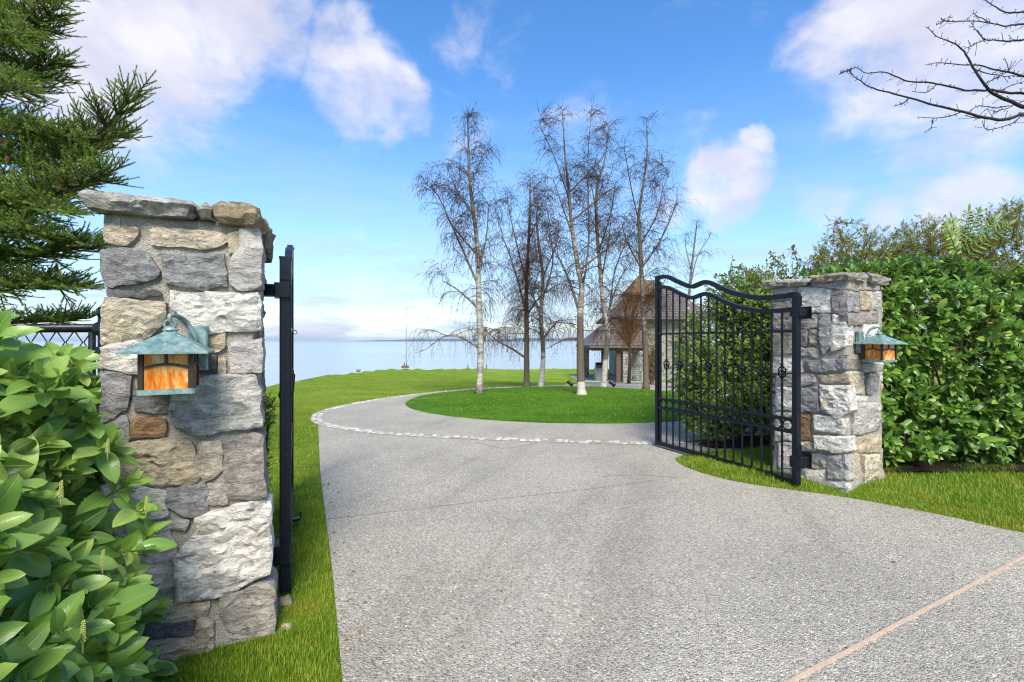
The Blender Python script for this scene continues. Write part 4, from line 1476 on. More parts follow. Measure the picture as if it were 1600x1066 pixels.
def shoots(tips, dirs, rs, per=(6, 9), spread=(.55, 1.15), back=.11, face=None):
    """whorls of leaves round shoot tips: positions, directions, ups, sizes, stems"""
    P, D, U, S, stems = [], [], [], [], []
    for tip, d in zip(tips, dirs):
        d = d / np.linalg.norm(d)
        ref = np.array([.2, .3, 1.0]) if abs(d[2]) < .8 else np.array([1, .2, .1])
        x = np.cross(d, ref); x /= np.linalg.norm(x); y = np.cross(d, x)
        n = rs.integers(per[0], per[1] + 1)
        a0 = rs.uniform(0, 2 * PI)
        for k in range(n):
            a = a0 + k * 2.4
            u = k / max(1, n - 1)                     # 0 oldest .. 1 at the tip
            op = spread[1] * (1 - u) + spread[0] * u * .7 + rs.normal(0, .14)
            rad = x * math.cos(a) + y * math.sin(a)
            ld = d * math.cos(op) + rad * math.sin(op) + np.array([0, 0, .02])
            P.append(tip - d * back * (1 - u)); D.append(ld)
            U.append(d * math.sin(op) * 1.0 - rad * math.cos(op) * .9 + np.array([0, 0, .9]) + rs.normal(0, .22, 3))
            S.append(rs.uniform(.58, 1.16) * (1.0 - .32 * u))
        stems.append((tip - d * back * 1.9, tip))
    return np.array(P), np.array(D), np.array(U), np.array(S), stems


def plant(root, tips, dirs, blades_, mat, seed, per, spread, back, n_single, stem_mat, stem_r=.004, score=None):
    rs = np.random.default_rng(seed)
    P, D, U, S, stems = shoots(tips, dirs, rs, per, spread, back)
    R = frames(D, U)
    if n_single:
        sc = score(P, D) if score is not None else -np.linalg.norm(P - [0, 0, EYE], axis=1)
        order_ = np.argsort(-sc)
        a, b = order_[:n_single], order_[n_single:]
        meshes = [leaf_mesh("leaf", d, mat) for d in blades_]
        leaves_single(root, meshes, P[a], R[a], S[a], seed)
    else:
        b = np.arange(len(P))
    leaves_joined("foliage", root, blades_, P[b], R[b], S[b], mat, seed + 1)
    m = MB()
    for a_, c_ in stems:
        m.tube([a_, (a_ + c_) / 2 + rs.normal(0, .004, 3), c_], [stem_r, stem_r * .85, stem_r * .6], 4, False)
    so = m.build("stems", stem_mat, root, True)
    so["kind"] = "stuff"


# ---------------------------------------------------------------- laurel shrub in the near left corner
AX0, AXD = np.array([-2.22, 2.18, 0]), np.array([.41, -.912, 0])
AXN = np.array([.912, .41, 0])


def laurel_shrub():
    root = empty("laurel_shrub", tuple(AX0 + AXD * .9), "large-leaved glossy laurel shrub overlapping the near pillar's foot and fence", "shrub")
    rs = np.random.default_rng(21)
    tips, dirs = [], []
    for layer, n, k in ((0, 330, 1.0), (1, 230, .80), (2, 180, .58)):
        for _ in range(n):
            s = rs.uniform(-.35, 1.95)
            ph = rs.uniform(-.12, 2.0)
            R = (.46 + .30 * smooth(.85, 1.35, s)) * k * (1 + .10 * math.sin(s * 6.1 + ph * 3) + rs.normal(0, .045))
            H = 1.33 * k * (1 + .05 * math.sin(s * 9 + 1) + rs.normal(0, .03))
            H *= 1 - .08 * smooth(.2, 1.6, s)
            p = AX0 + AXD * s + AXN * R * math.cos(ph) + np.array([0, 0, max(.06, H * math.sin(ph) + (.0 if ph > 0 else .1))])
            nrm = AXN * (math.cos(ph) * .8 + .25) + np.array([.2, -.45, math.sin(ph) * .38 - .08]) + AXD * rs.normal(.05, .3) + rs.normal(0, .28, 3)
            if np.hypot(p[0], p[1]) < .62 or p[1] < .28:
                continue
            # keep out of the pillar
            q = p - PL.o
            u, w_ = np.dot(q, PL.d), np.dot(q, PL.b)
            if -.06 < u < .75 and w_ > -.09:
                continue
            tips.append(p); dirs.append(nrm)
    # shoots that reach up past the crown at the fence and out in front of the pillar
    for px, py, d in ((40, 500, 1.75), (10, 480, 1.6), (-15, 500, 1.7), (60, 560, 1.8), (150, 610, 1.85), (120, 590, 1.75), (75, 570, 1.7), (165, 620, 1.8), (140, 600, 1.7), (190, 655, 1.78), (205, 690, 1.75), (110, 580, 1.65), (180, 640, 1.8), (225, 700, 1.85), (268, 790, 1.8), (262, 850, 1.7), (240, 905, 1.6), (205, 960, 1.5), (120, 600, 1.6), (40, 520, 1.4), (-10, 455, 1.5), (250, 745, 1.83), (275, 830, 1.78), (205, 1010, 1.35)):
        tips.append(at(px - 48, py + 10, d)); dirs.append(np.array([.75, -.25, .4]) + rs.normal(0, .2, 3))
    blades_ = [leaf_blade(.162 * a, .072 * b, bd, fo, 2, 8, 1.0, wv, sd) for a, b, bd, fo, wv, sd in
               ((1, 1, .35, .25, .05, 0), (1.12, 1.05, .6, .35, .06, 1), (.92, .95, .15, .15, .04, 2), (1.05, .9, .9, .4, .07, 3), (.8, .85, .4, .5, .03, 4))]
    plant(root, tips, dirs, blades_, M['laurel'], 22, (6, 9), (.35, 1.25), .10, 295, M['twig'], .0042,
          score=lambda P, D: -np.linalg.norm(P - [0, 0, EYE], axis=1) - 3.0 * (np.abs(P[:, 0] / np.maximum(P[:, 1], .05)) > 1.12) + .5 * ((P - AX0) @ AXN))
    # upright flower buds
    rb = random.Random(5)
    for px, py, d in ((168, 690, 1.72), (160, 868, 1.45), (129, 985, 1.15), (228, 780, 1.75), (95, 760, 1.45)):
        b = at(px, py + 18, d)
        m = MB()
        top = b + np.array([.006, -.004, .055])
        m.tube([b - [0, 0, .03], b, top], [.0022, .002, .0012], 5)
        for k in range(46):
            u = k / 46
            a = k * 2.4
            c = b + (top - b) * u
            r = .0036 * (1 - u * .45)
            o_ = np.array([math.cos(a), math.sin(a), .35]) * r * 1.5
            m.lathe(c + o_ - [0, 0, r * .6], [(r * .3, 0), (r * .75, r * .5), (r * .6, r * 1.1), (r * .1, r * 1.5)], 5)
        m.build("flower_spike", M['flower'], root, True)


laurel_shrub()


# ---------------------------------------------------------------- clipped laurel hedge right of the right pillar
def laurel_hedge():
    root = empty("laurel_hedge", (6.2, 5.6, .05), "clipped glossy laurel hedge beside the pillar with the peach lantern", "hedge")
    rs = np.random.default_rng(31)
    tips, dirs = [], []
    A, B = np.array([4.02, 5.18]), np.array([9.4, 5.36])
    t = (B - A) / np.linalg.norm(B - A); n = np.array([t[1], -t[0]])
    zt = 2.33
    for layer, cnt, dep in ((0, 760, 0.0), (1, 520, .17), (2, 360, .38), (3, 330, .75)):
        for _ in range(cnt):
            s = rs.uniform(-.1, 4.6)
            h = rs.uniform(0.0, 1.0)
            z = .16 + (zt - .16) * h
            bul = .16 * math.sin(min(1, h) * PI * .9) + .04 * math.sin(s * 3.3 + h * 5) + rs.normal(0, .03)
            q = A + t * s + n * (bul - dep)
            top = smooth(.86, 1.0, h)
            q = q - n * .30 * top
            z -= dep * .25
            z += .05 * math.sin(s * 2.3) * h
            tips.append(np.array([q[0], q[1], z]))
            dirs.append(np.array([n[0], n[1], .15 + .9 * top]) + rs.normal(0, .34, 3))
    for _ in range(420):                                # the flat top and the end beside the pillar
        s, w = rs.uniform(-.1, 4.6), rs.uniform(.1, 1.0)
        q = A + t * s - n * w
        tips.append(np.array([q[0], q[1], zt + .03 + rs.normal(0, .05) + .05 * math.sin(s * 2.3)]))
        dirs.append(np.array([0, -.3, 1.0]) + rs.normal(0, .35, 3))
    for _ in range(130):
        h = rs.uniform(.15, 1)
        q = A - t * (.08 + rs.normal(0, .03)) - n * rs.uniform(0, .9)
        tips.append(np.array([q[0], q[1], .2 + (zt - .2) * h])); dirs.append(np.array([-t[0], -t[1], .3]) + rs.normal(0, .3, 3))
    # sprigs that stand proud: by the pillar's foot and along the bottom
    for px, py, d in ((1385, 655, 4.95), (1395, 690, 4.9), (1478, 708, 4.8), (1450, 700, 4.9), (1540, 690, 4.85), (1575, 700, 4.8), (1500, 660, 4.85), (1425, 668, 4.9)):
        tips.append(at(px, py, d)); dirs.append(np.array([.1, -.8, -.1]) + rs.normal(0, .25, 3))
    blades_ = [leaf_blade(.140 * a, .066 * b, bd, fo, 1, 6, 1.0, 0, sd) for a, b, bd, fo, sd in ((1, 1, .35, .25, 0), (1.15, 1.05, .6, .3, 1), (.9, 1.0, .2, .2, 2), (1.05, .9, .8, .4, 3))]
    tips, dirs = np.array(tips), np.array(dirs)
    plant(root, tips, dirs, blades_, M['laurel_far'], 32, (6, 9), (.5, 1.25), .09, 290, M['twig'], .0045,
          score=lambda P, D: -P[:, 1] - 5 * (P[:, 0] / P[:, 1] > 1.1) - 4 * (P[:, 2] > 2.3))
    # main stems inside, rising from the soil
    tr = MB()
    for k in range(16):
        s = .1 + k * .29
        q = A + t * s - n * rs.uniform(.25, .55)
        b = np.array([q[0], q[1], .0])
        for j in range(3):
            e = b + np.array([rs.normal(0, .22), rs.normal(0, .16), rs.uniform(1.2, 2.1)])
            mdl = (b + e) / 2 + rs.normal(0, .08, 3)
            tr.tube(spline([b, mdl, e], 4), np.linspace(.02, .008, 9), 6)
    tr.build("woody_stems", M['stem'], root, True)


laurel_hedge()


# ---------------------------------------------------------------- shrubs behind the gate and the pillar
def loose_shrub(name, label, cat, base, blobs, density, blades_, mat, seed, per, spread, back, arcs=(), n_single=0, group=None, droop=.0, stemr=.0035, trunkn=7):
    """blobs: (centre, radii): shoots stand over and through these volumes; arcs: long sprays from a to b"""
    root = empty(name, tuple(base), label, cat, group)
    rs = np.random.default_rng(seed)
    tips, dirs = [], []
    for c, r in blobs:
        c, r = np.array(c, float), np.array(r, float)
        area = (r[0] * r[1] + r[1] * r[2] + r[0] * r[2]) * 4.2
        for _ in range(int(area * density)):
            d = rs.normal(0, 1, 3); d /= np.linalg.norm(d)
            k = rs.uniform(.45, 1.06) ** .5
            k *= 1 + .13 * fbm(d[0] * 2.2 + seed, d[1] * 2.2, d[2] * 2.2, 3)
            p = c + d * r * k
            if p[2] < .08:
                continue
            tips.append(p); dirs.append(d / r * r.mean() + np.array([0, 0, .35 - droop]) + rs.normal(0, .35, 3))
    st = MB()
    for a, b, cnt in arcs:
        a, b = np.array(a, float), np.array(b, float)
        m = a * .45 + b * .55 + np.array([rs.normal(0, .05), rs.normal(0, .05), np.linalg.norm(b - a) * .10])
        q = spline([a, m, b], 8)
        st.tube(q, np.linspace(.007, .002, len(q)), 5)
        for k in range(cnt):
            u = .15 + .85 * k / cnt
            i = min(len(q) - 2, int(u * (len(q) - 1)))
            dr = q[i + 1] - q[i]; dr /= np.linalg.norm(dr)
            tips.append(q[i] + rs.normal(0, .012, 3)); dirs.append(dr * .7 + rs.normal(0, .5, 3))
    plant(root, np.array(tips), np.array(dirs), blades_, mat, seed, per, spread, back, n_single, M['twig'], stemr)
    for k in range(trunkn):
        c, r = blobs[rs.integers(0, len(blobs))]
        e = np.array(c) + rs.normal(0, .35, 3) * np.array(r)
        b = np.array(base) + np.array([rs.normal(0, .12), rs.normal(0, .1), -.05])
        q = spline([b, b * .55 + e * .45 + np.array([rs.normal(0, .1), rs.normal(0, .1), .15]), e], 5)
        st.tube(q, np.linspace(.028, .008, len(q)), 6)
    st.build("branches", M['stem'], root, True)["kind"] = "stuff"
    return root


def leaflet_spray(Ls=.16, n=6, ll=.045, lw=.016, bend=.5):
    """a pinnate leaf: leaflets in pairs along a stalk"""
    V, Fc, UV, k = [], [], [], 0
    bv, bf, bu = leaf_blade(ll, lw, .4, .2, 1, 2)
    for i in range(n):
        t = (i + 1) / n
        for s in (-1, 1) if i < n - 1 else (0,):
            a = s * (1.05 - .35 * t)
            R = np.array([[math.cos(a), math.sin(a), 0], [-math.sin(a), math.cos(a), 0], [0, 0, 1]])
            v = bv @ R.T * (1.1 - .35 * abs(t - .5)) + np.array([0, Ls * t, -bend * Ls * .4 * t * t])
            V.append(v); Fc.append(bf + k); UV.append(bu); k += len(bv)
    return np.concatenate(V), np.concatenate(Fc), np.concatenate(UV)


SH = [leaf_blade(.085 * a, .036 * b, bd, .3, 1, 4) for a, b, bd in ((1, 1, .5), (1.15, .95, .9), (.85, 1.05, .3), (1, .9, .7))]
SMALL = [leaf_blade(.076 * a, .044 * b, bd, .3, 1, 3) for a, b, bd in ((1, 1, .5), (1.2, .95, .9), (.8, 1.05, .3))]
ROW = [leaflet_spray(), leaflet_spray(.13, 5, .04, .018), leaflet_spray(.18, 7, .048, .015, .8)]

# the bush seen through the open gate leaf
loose_shrub("evergreen_shrub", "leafy green shrub standing behind the bars of the open gate", "shrub", (3.6, 7.3, 0),
            [((3.25, 7.15, .75), (.72, .6, .75)), ((3.35, 7.3, 1.45), (.62, .55, .75)), ((3.0, 6.95, .5), (.5, .45, .5)), ((4.1, 7.4, 1.3), (.75, .6, 1.1)), ((3.7, 7.3, 2.0), (.55, .5, .45)), ((2.95, 6.75, .3), (.45, .4, .3)), ((3.9, 6.9, .6), (.7, .5, .6)), ((4.1, 7.4, 1.9), (.8, .6, .6)), ((2.72, 6.95, 1.15), (.36, .35, .85)), ((3.6, 7.2, 2.15), (.6, .5, .5)), ((4.6, 7.3, 1.2), (.6, .5, 1.0))],
            80, SH, M['shrub'], 41, (5, 8), (.6, 1.5), .12,
            [((3.3, 7.1, 1.9), (2.95, 7.1, 2.35), 7), ((3.2, 7.0, 1.5), (2.55, 6.9, 1.75), 7), ((3.1, 6.9, 1.2), (2.45, 6.7, 1.3), 8), ((3.0, 6.9, .9), (2.4, 6.65, .85), 8), ((3.1, 6.9, 1.7), (2.7, 6.9, 2.1), 7), ((3.4, 7.1, 2.0), (3.35, 7.1, 2.6), 6)], 120, droop=.2)
# weeping small-leaved growth at the left of it, nearer the island, pale green (willow-like fringe over the far drive)
# the wild hedge that rises behind the clipped one
HB = [((4.7, 8.2, 1.6), (1.0, .7, 1.35)), ((6.1, 8.2, 2.05), (1.1, .7, 1.45)), ((7.6, 8.3, 2.25), (1.1, .7, 1.45)), ((9.2, 8.4, 2.4), (1.2, .7, 1.6)), ((10.8, 8.5, 2.5), (1.2, .7, 1.6)), ((4.15, 8.0, 1.5), (.6, .6, 1.15))]
LB = ["olive mixed hedge shrub over the gate's hinge end, arching thin sprays", "brown-green hedge shrub rising straight behind the right pillar cap", "ferny hedge shrub with an upright pinnate spray over the laurel hedge",
      "dense olive hedge shrub at the right border of the view, above the laurel", "olive hedge shrub farthest along the mixed hedge from the gate pillar", "low olive hedge shrub just right of the far house roof"]
arcs_all = {
    0: [(1180, 440, 1135, 415, 7.6, 8), (1230, 430, 1200, 395, 7.6, 9), (1210, 440, 1160, 425, 7.5, 8), (1250, 420, 1240, 385, 7.7, 9), (1195, 450, 1112, 432, 7.5, 9)],
    1: [(1330, 420, 1303, 352, 7.6, 13), (1303, 352, 1345, 352, 7.6, 8), (1345, 420, 1352, 362, 7.7, 10), (1380, 410, 1405, 355, 7.7, 12), (1300, 420, 1275, 395, 7.6, 8), (1400, 405, 1425, 372, 7.7, 9)],
    2: [(1450, 400, 1462, 345, 7.7, 12), (1500, 400, 1480, 362, 7.6, 9), (1455, 400, 1440, 360, 7.7, 8), (1530, 390, 1550, 370, 7.8, 8)],
    3: [(1545, 400, 1585, 330, 7.8, 12), (1580, 380, 1600, 315, 7.8, 10), (1560, 390, 1600, 350, 7.8, 10)],
}
for i, (c, r) in enumerate(HB):
    arcs = [(at(a, b, dp), at(c_, d_, dp - .15), n_) for a, b, c_, d_, dp, n_ in arcs_all.get(i, [])]
    loose_shrub("hedge_shrub", LB[i], "shrub", (c[0], c[1], 0), [(c, r)], 120 if i < 5 else 120, SMALL + ROW if i in (1, 2, 3) else SMALL, M['rowan'], 60 + i, (4, 7), (.5, 1.4), .10, arcs, 0, "mixed hedge shrubs behind the laurel hedge")
# a tall pinnate spray that stands over the hedge
def pinnate_plant():
    b, t_ = at(1500, 412, 7.2), at(1513, 332, 7.15)
    root = empty("mahonia_shrub", (b[0], b[1], .05), "upright plant with one large pinnate frond standing over the clipped laurel", "shrub")
    rs = np.random.default_rng(9)
    st = MB().tube(spline([np.array([b[0], b[1], .0]), b * .5 + np.array([b[0], b[1], .0]) * .5, b], 4), .02, 6)
    st.build("stem", M['stem'], root, True)
    for k in range(6):
        a = (k - 2.5) * .42
        tip = t_ + np.array([math.sin(a) * .55, -.12 * abs(a), -.22 * abs(a)]) if k != 2 else t_
        q = spline([b, b * .45 + tip * .55 + np.array([0, 0, .04]), tip], 7)
        rb = MB().tube(q, np.linspace(.007, .003, len(q)), 5).build("frond", M['twig'], root, True)
        P_, D_, U_, S_ = [], [], [], []
        for i in range(3, len(q)):
            d = q[i] - q[i - 1]; d /= np.linalg.norm(d)
            sd = np.cross(d, [0.1, -1.0, .2]); sd /= np.linalg.norm(sd)
            for s in (-1, 1):
                P_.append(q[i]); D_.append(d * .45 + sd * s + rs.normal(0, .08, 3)); U_.append(np.array([0, -.8, .6])); S_.append(1.05 - .03 * i)
        P_.append(q[-1]); D_.append(q[-1] - q[-2]); U_.append(np.array([0, -.8, .6])); S_.append(.9)
        R_ = frames(np.array(D_), np.array(U_))
        leaves_joined("leaflets", rb, [leaf_blade(.17, .05, .35, .2, 1, 4)], np.array(P_), R_, np.array(S_), M['shrub'], 90 + k)


pinnate_plant()
# grey-green weeping twig growth and one small weed by the left pillar
loose_shrub("weed_plant", "small yellow-green weed growing behind the near pillar's right edge", "weed", (-2.05, 3.75, 0), [((-2.0, 3.75, .95), (.10, .10, .16)), ((-2.02, 3.75, .55), (.08, .08, .35))], 420, [leaf_blade(.03, .012, .4, .2, 1, 2)], M['shrub'], 71, (5, 8), (.4, 1.3), .05, trunkn=3)

# ---------------------------------------------------------------- trees
M['birch'] = m_bark("birch_bark", (.56, .53, .48), (.085, .068, .052), .62)
M['birch_twig'] = m_flat("purple_brown_twigs", (.052, .028, .018), .85, .1, .35)
M['catkin'] = m_flat("dry_catkins", (.12, .055, .03), .85, .1, .5, 40)


def p5(x, y):
    return 600 + x / 1.974, 140 + y / 1.974


def birch(label, D, trunk, limbs, seed, r0, white, white_base=0.0, twigs=1.0, catk=1.0, droop=1.0, band=False, lo=.25, dark_foot=.3):
    """trunk, limbs: traced outlines of stem and main boughs (photograph pixels), set D metres away and given depth"""
    rs = np.random.default_rng(seed)
    def lift(pts, wob):
        out = []
        dd = 0.0
        for i, (x, y) in enumerate(pts):
            X, Y = p5(x, y)
            out.append(at(X, Y, D + dd)); dd += rs.normal(0, wob)
        return np.array(out)
    tr = lift(trunk, .05)
    zf = float(island_z(tr[0][0], tr[0][1])) if inside(tr[0, 0], tr[0, 1], INNER) else gz(tr[0][0], tr[0][1])
    tr[0][2] = zf - .05
    root = empty("birch_tree", (tr[0][0], tr[0][1], zf), label, "birch tree", "bare birches of the round island")
    V, Fc, TI, k = [], [], [], 0
    stems = []
    q = spline(tr, 5)
    u = np.linspace(0, 1, len(q))
    rad = r0 * (1 - u) ** .85 + .008
    rad[0] *= 1.55; rad[1] *= 1.2
    stems.append((q, rad, True))
    for lb in limbs:
        pts = lift(lb, .16)
        i = int(np.argmin(np.linalg.norm(q - pts[0], axis=1)))
        pts[0] = q[i]
        for sq, sr, _ in stems[1:]:
            pass
        l = spline(pts, 5)
        rr = rad[i] * .50
        stems.append((l, np.linspace(rr, .006, len(l)), False))
    mb = MB(); tints = []
    for sq, sr, main in stems:
        before = mb.k
        mb.tube(sq, sr, 9 if main else 7)
        z = np.repeat(sq[:, 2] - zf, 9 if main else 7)
        w = np.where(z < 2.0, white * np.clip(dark_foot + z * .35, 0, 1), white)
        w = w * (1 - .30 * smooth(2.5, 5.5, z))
        if not main:
            w = w * .86
        if white_base > 0:
            w = np.where(z < white_base, 1.0 if band else .90, w)
            if band:
                w = np.where((z > white_base) & (z < white_base + 1.5), 0.05, w)
        tints.append(w)
        del before
    v = np.concatenate(mb.v)
    o = mesh_obj("trunk", v, mb.f, M['birch'], root, True, np.concatenate(tints))
    # boughs and hanging twigs
    tw, ck = MB(), MB()
    H = q[-1][2] - zf
    def twig(p, d, L, r, hang):
        n = 5
        pts = [p]
        d = d / np.linalg.norm(d)
        for i in range(n):
            d = d + np.array([0, 0, -hang]) + rs.normal(0, .13, 3)
            d /= np.linalg.norm(d)
            pts.append(pts[-1] + d * L / n)
        pts = np.array(pts)
        tw.tube(pts, np.linspace(r, r * .45, n + 1), 3, False)
        return pts
    for sq, sr, main in stems:
        n_b = int((46 if main else 11 * max(.6, np.linalg.norm(sq[-1] - sq[0]) / 2)) * twigs)
        for b in range(n_b):
            f = rs.uniform(lo if main else .15, 1.0)
            i = min(len(sq) - 2, int(f * (len(sq) - 1)))
            p = sq[i] + (sq[i + 1] - sq[i]) * rs.uniform(0, 1)
            hgt = min(1.0, (p[2] - zf) / H)
            if hgt < .2:
                continue
            L = (1.12 * (1 - hgt) ** .7 + .14) * rs.uniform(.55, 1.15) * (1 if main else .7)
            a = rs.uniform(0, 2 * PI)
            e = rs.uniform(.35, 1.0) if hgt > .4 else rs.uniform(-.05, .5)
            d = np.array([math.cos(a) * math.cos(e), math.sin(a) * math.cos(e), math.sin(e)])
            n = 7
            pts = [p]
            for s in range(n):
                d = d + np.array([0, 0, (-.045 if s > 2 else .03) * droop - .03]) + rs.normal(0, .09, 3); d /= np.linalg.norm(d)
                pts.append(pts[-1] + d * L / n)
            pts = np.array(pts)
            r = min(sr[i] * .45, .0035 + .008 * L)
            tw.tube(pts, np.linspace(r, .0024, n + 1), 4, False)
            for t in range(int((6 + 7 * L) * twigs)):
                j = rs.integers(1, n)
                w = pts[j] + (pts[j + 1] - pts[j]) * rs.uniform(0, 1)
                dd = (pts[j + 1] - pts[j]); dd = dd / np.linalg.norm(dd) + rs.normal(0, .65, 3)
                low = 1 - hgt
                tl = rs.uniform(.22, .5) + rs.uniform(0, .75) * low * droop
                tp = twig(w, dd, tl, .0036, (.18 + .32 * low) * droop)
                if rs.random() < .55:
                    for _ in range(2):
                        jj = rs.integers(1, 5)
                        twig(tp[jj], (tp[jj + 1] - tp[jj]) / tl * 4 + rs.normal(0, .5, 3), tl * .55, .0029, .3 * droop)
                if rs.random() < .55 * catk:
                    for _ in range(rs.integers(1, 4)):
                        c = tp[rs.integers(2, 6)]
                        ck.tube([c, c + np.array([rs.normal(0, .006), rs.normal(0, .006), -.035])], [.006, .0045], 4)
    cr = tw.build("twig_crown", M['birch_twig'], root)
    cr["kind"] = "stuff"
    if ck.k:
        ck.build("catkins", M['catkin'], root)["kind"] = "stuff"
    return root


birch("leftmost birch of the island, white-barked with low drooping boughs over the drive", 11.7,
      [(293, 962), (298, 800), (293, 650), (290, 550), (285, 450), (272, 350), (262, 250), (260, 150), (257, 82)],
      [[(291, 600), (245, 500), (205, 410), (168, 330), (140, 300)], [(288, 520), (235, 450), (190, 380), (172, 250)], [(292, 560), (315, 460), (322, 350)], [(294, 790), (240, 765), (185, 762), (130, 800), (95, 812)], [(294, 690), (230, 620), (180, 590)], [(278, 400), (225, 310), (190, 230)], [(266, 290), (300, 215), (312, 190)], [(295, 780), (340, 740), (370, 745)]],
      101, .080, .85, 0, 1.2, 1.0, 1.15, dark_foot=.85)
birch("dark-trunked birch second from left on the island, with a long low left bough", 14.2,
      [(440, 928), (440, 830), (440, 720), (440, 600), (446, 470), (450, 350), (450, 258)],
      [[(440, 832), (395, 800), (345, 772), (305, 730)], [(437, 690), (415, 600), (388, 510), (365, 450), (345, 370)], [(442, 610), (410, 480), (385, 370), (380, 320)], [(446, 470), (480, 380), (500, 310)], [(441, 700), (480, 640), (520, 610)]],
      102, .090, .60, 0, 1.25, 1.2, .95)
birch("reddish twiggy birch third from left with a white lower trunk", 13.8,
      [(483, 932), (491, 820), (484, 700), (490, 580), (478, 480), (470, 400), (480, 330)],
      [[(488, 640), (520, 540), (510, 420), (500, 330)], [(486, 700), (450, 600), (455, 480)], [(490, 580), (530, 480), (540, 420)], [(490, 780), (530, 720), (560, 710)]],
      103, .074, .68, 1.05, 1.3, 1.8, .9)
birch("front birch of the island with black lower trunk over a white foot, forked above", 11.25,
      [(610, 972), (606, 870), (605, 770), (606, 680), (610, 600), (600, 560), (580, 430), (570, 320), (558, 200), (550, 62)],
      [[(606, 690), (575, 600), (545, 530), (515, 480), (490, 440)], [(610, 605), (622, 560), (632, 450), (630, 330), (630, 200), (640, 62)], [(570, 330), (530, 220), (490, 130), (478, 98)], [(630, 400), (665, 330), (700, 260)], [(632, 300), (680, 200), (695, 110)], [(585, 450), (540, 330), (520, 270)], [(606, 770), (560, 770), (500, 800)], [(628, 560), (700, 480), (720, 460)]],
      104, .098, .80, .40, 1.1, 1.1, .85, True)
birch("twin-stemmed pale birch right of the front one, leaning stems in a narrow V", 14.2,
      [(676, 930), (684, 820), (690, 740), (675, 650), (662, 500), (655, 400), (657, 300), (680, 220), (692, 120)],
      [[(690, 740), (700, 640), (712, 560), (742, 480), (760, 440)], [(690, 700), (720, 600), (760, 530)], [(662, 500), (700, 380), (715, 280)], [(656, 400), (640, 300), (600, 230)], [(708, 580), (690, 480), (700, 400)]],
      105, .088, .86, .9, 1.1, 1.0, .9)
birch("rightmost tall birch of the island beside the gate's closing post", 13.7,
      [(808, 935), (806, 800), (800, 700), (796, 600), (790, 480), (786, 390), (800, 290), (812, 190), (808, 88)],
      [[(787, 400), (762, 300), (748, 220), (740, 180)], [(790, 480), (840, 390), (860, 310), (880, 260)], [(796, 560), (850, 470), (895, 370), (905, 320)], [(795, 560), (750, 470), (730, 400)], [(800, 700), (840, 640), (880, 560)], [(803, 280), (850, 230), (880, 270)]],
      106, .082, .74, 0, 1.15, 1.1, 1.0)
birch("slight weeping birch far behind the gate's wave top", 19.0,
      [(925, 930), (930, 800), (940, 650), (950, 540), (962, 440), (965, 412)],
      [[(940, 620), (965, 520), (1000, 460), (1010, 440)], [(945, 560), (930, 480), (935, 440)], [(950, 530), (990, 500), (1010, 520)]],
      107, .07, .8, 0, .55, .0, 1.2, False, .4)


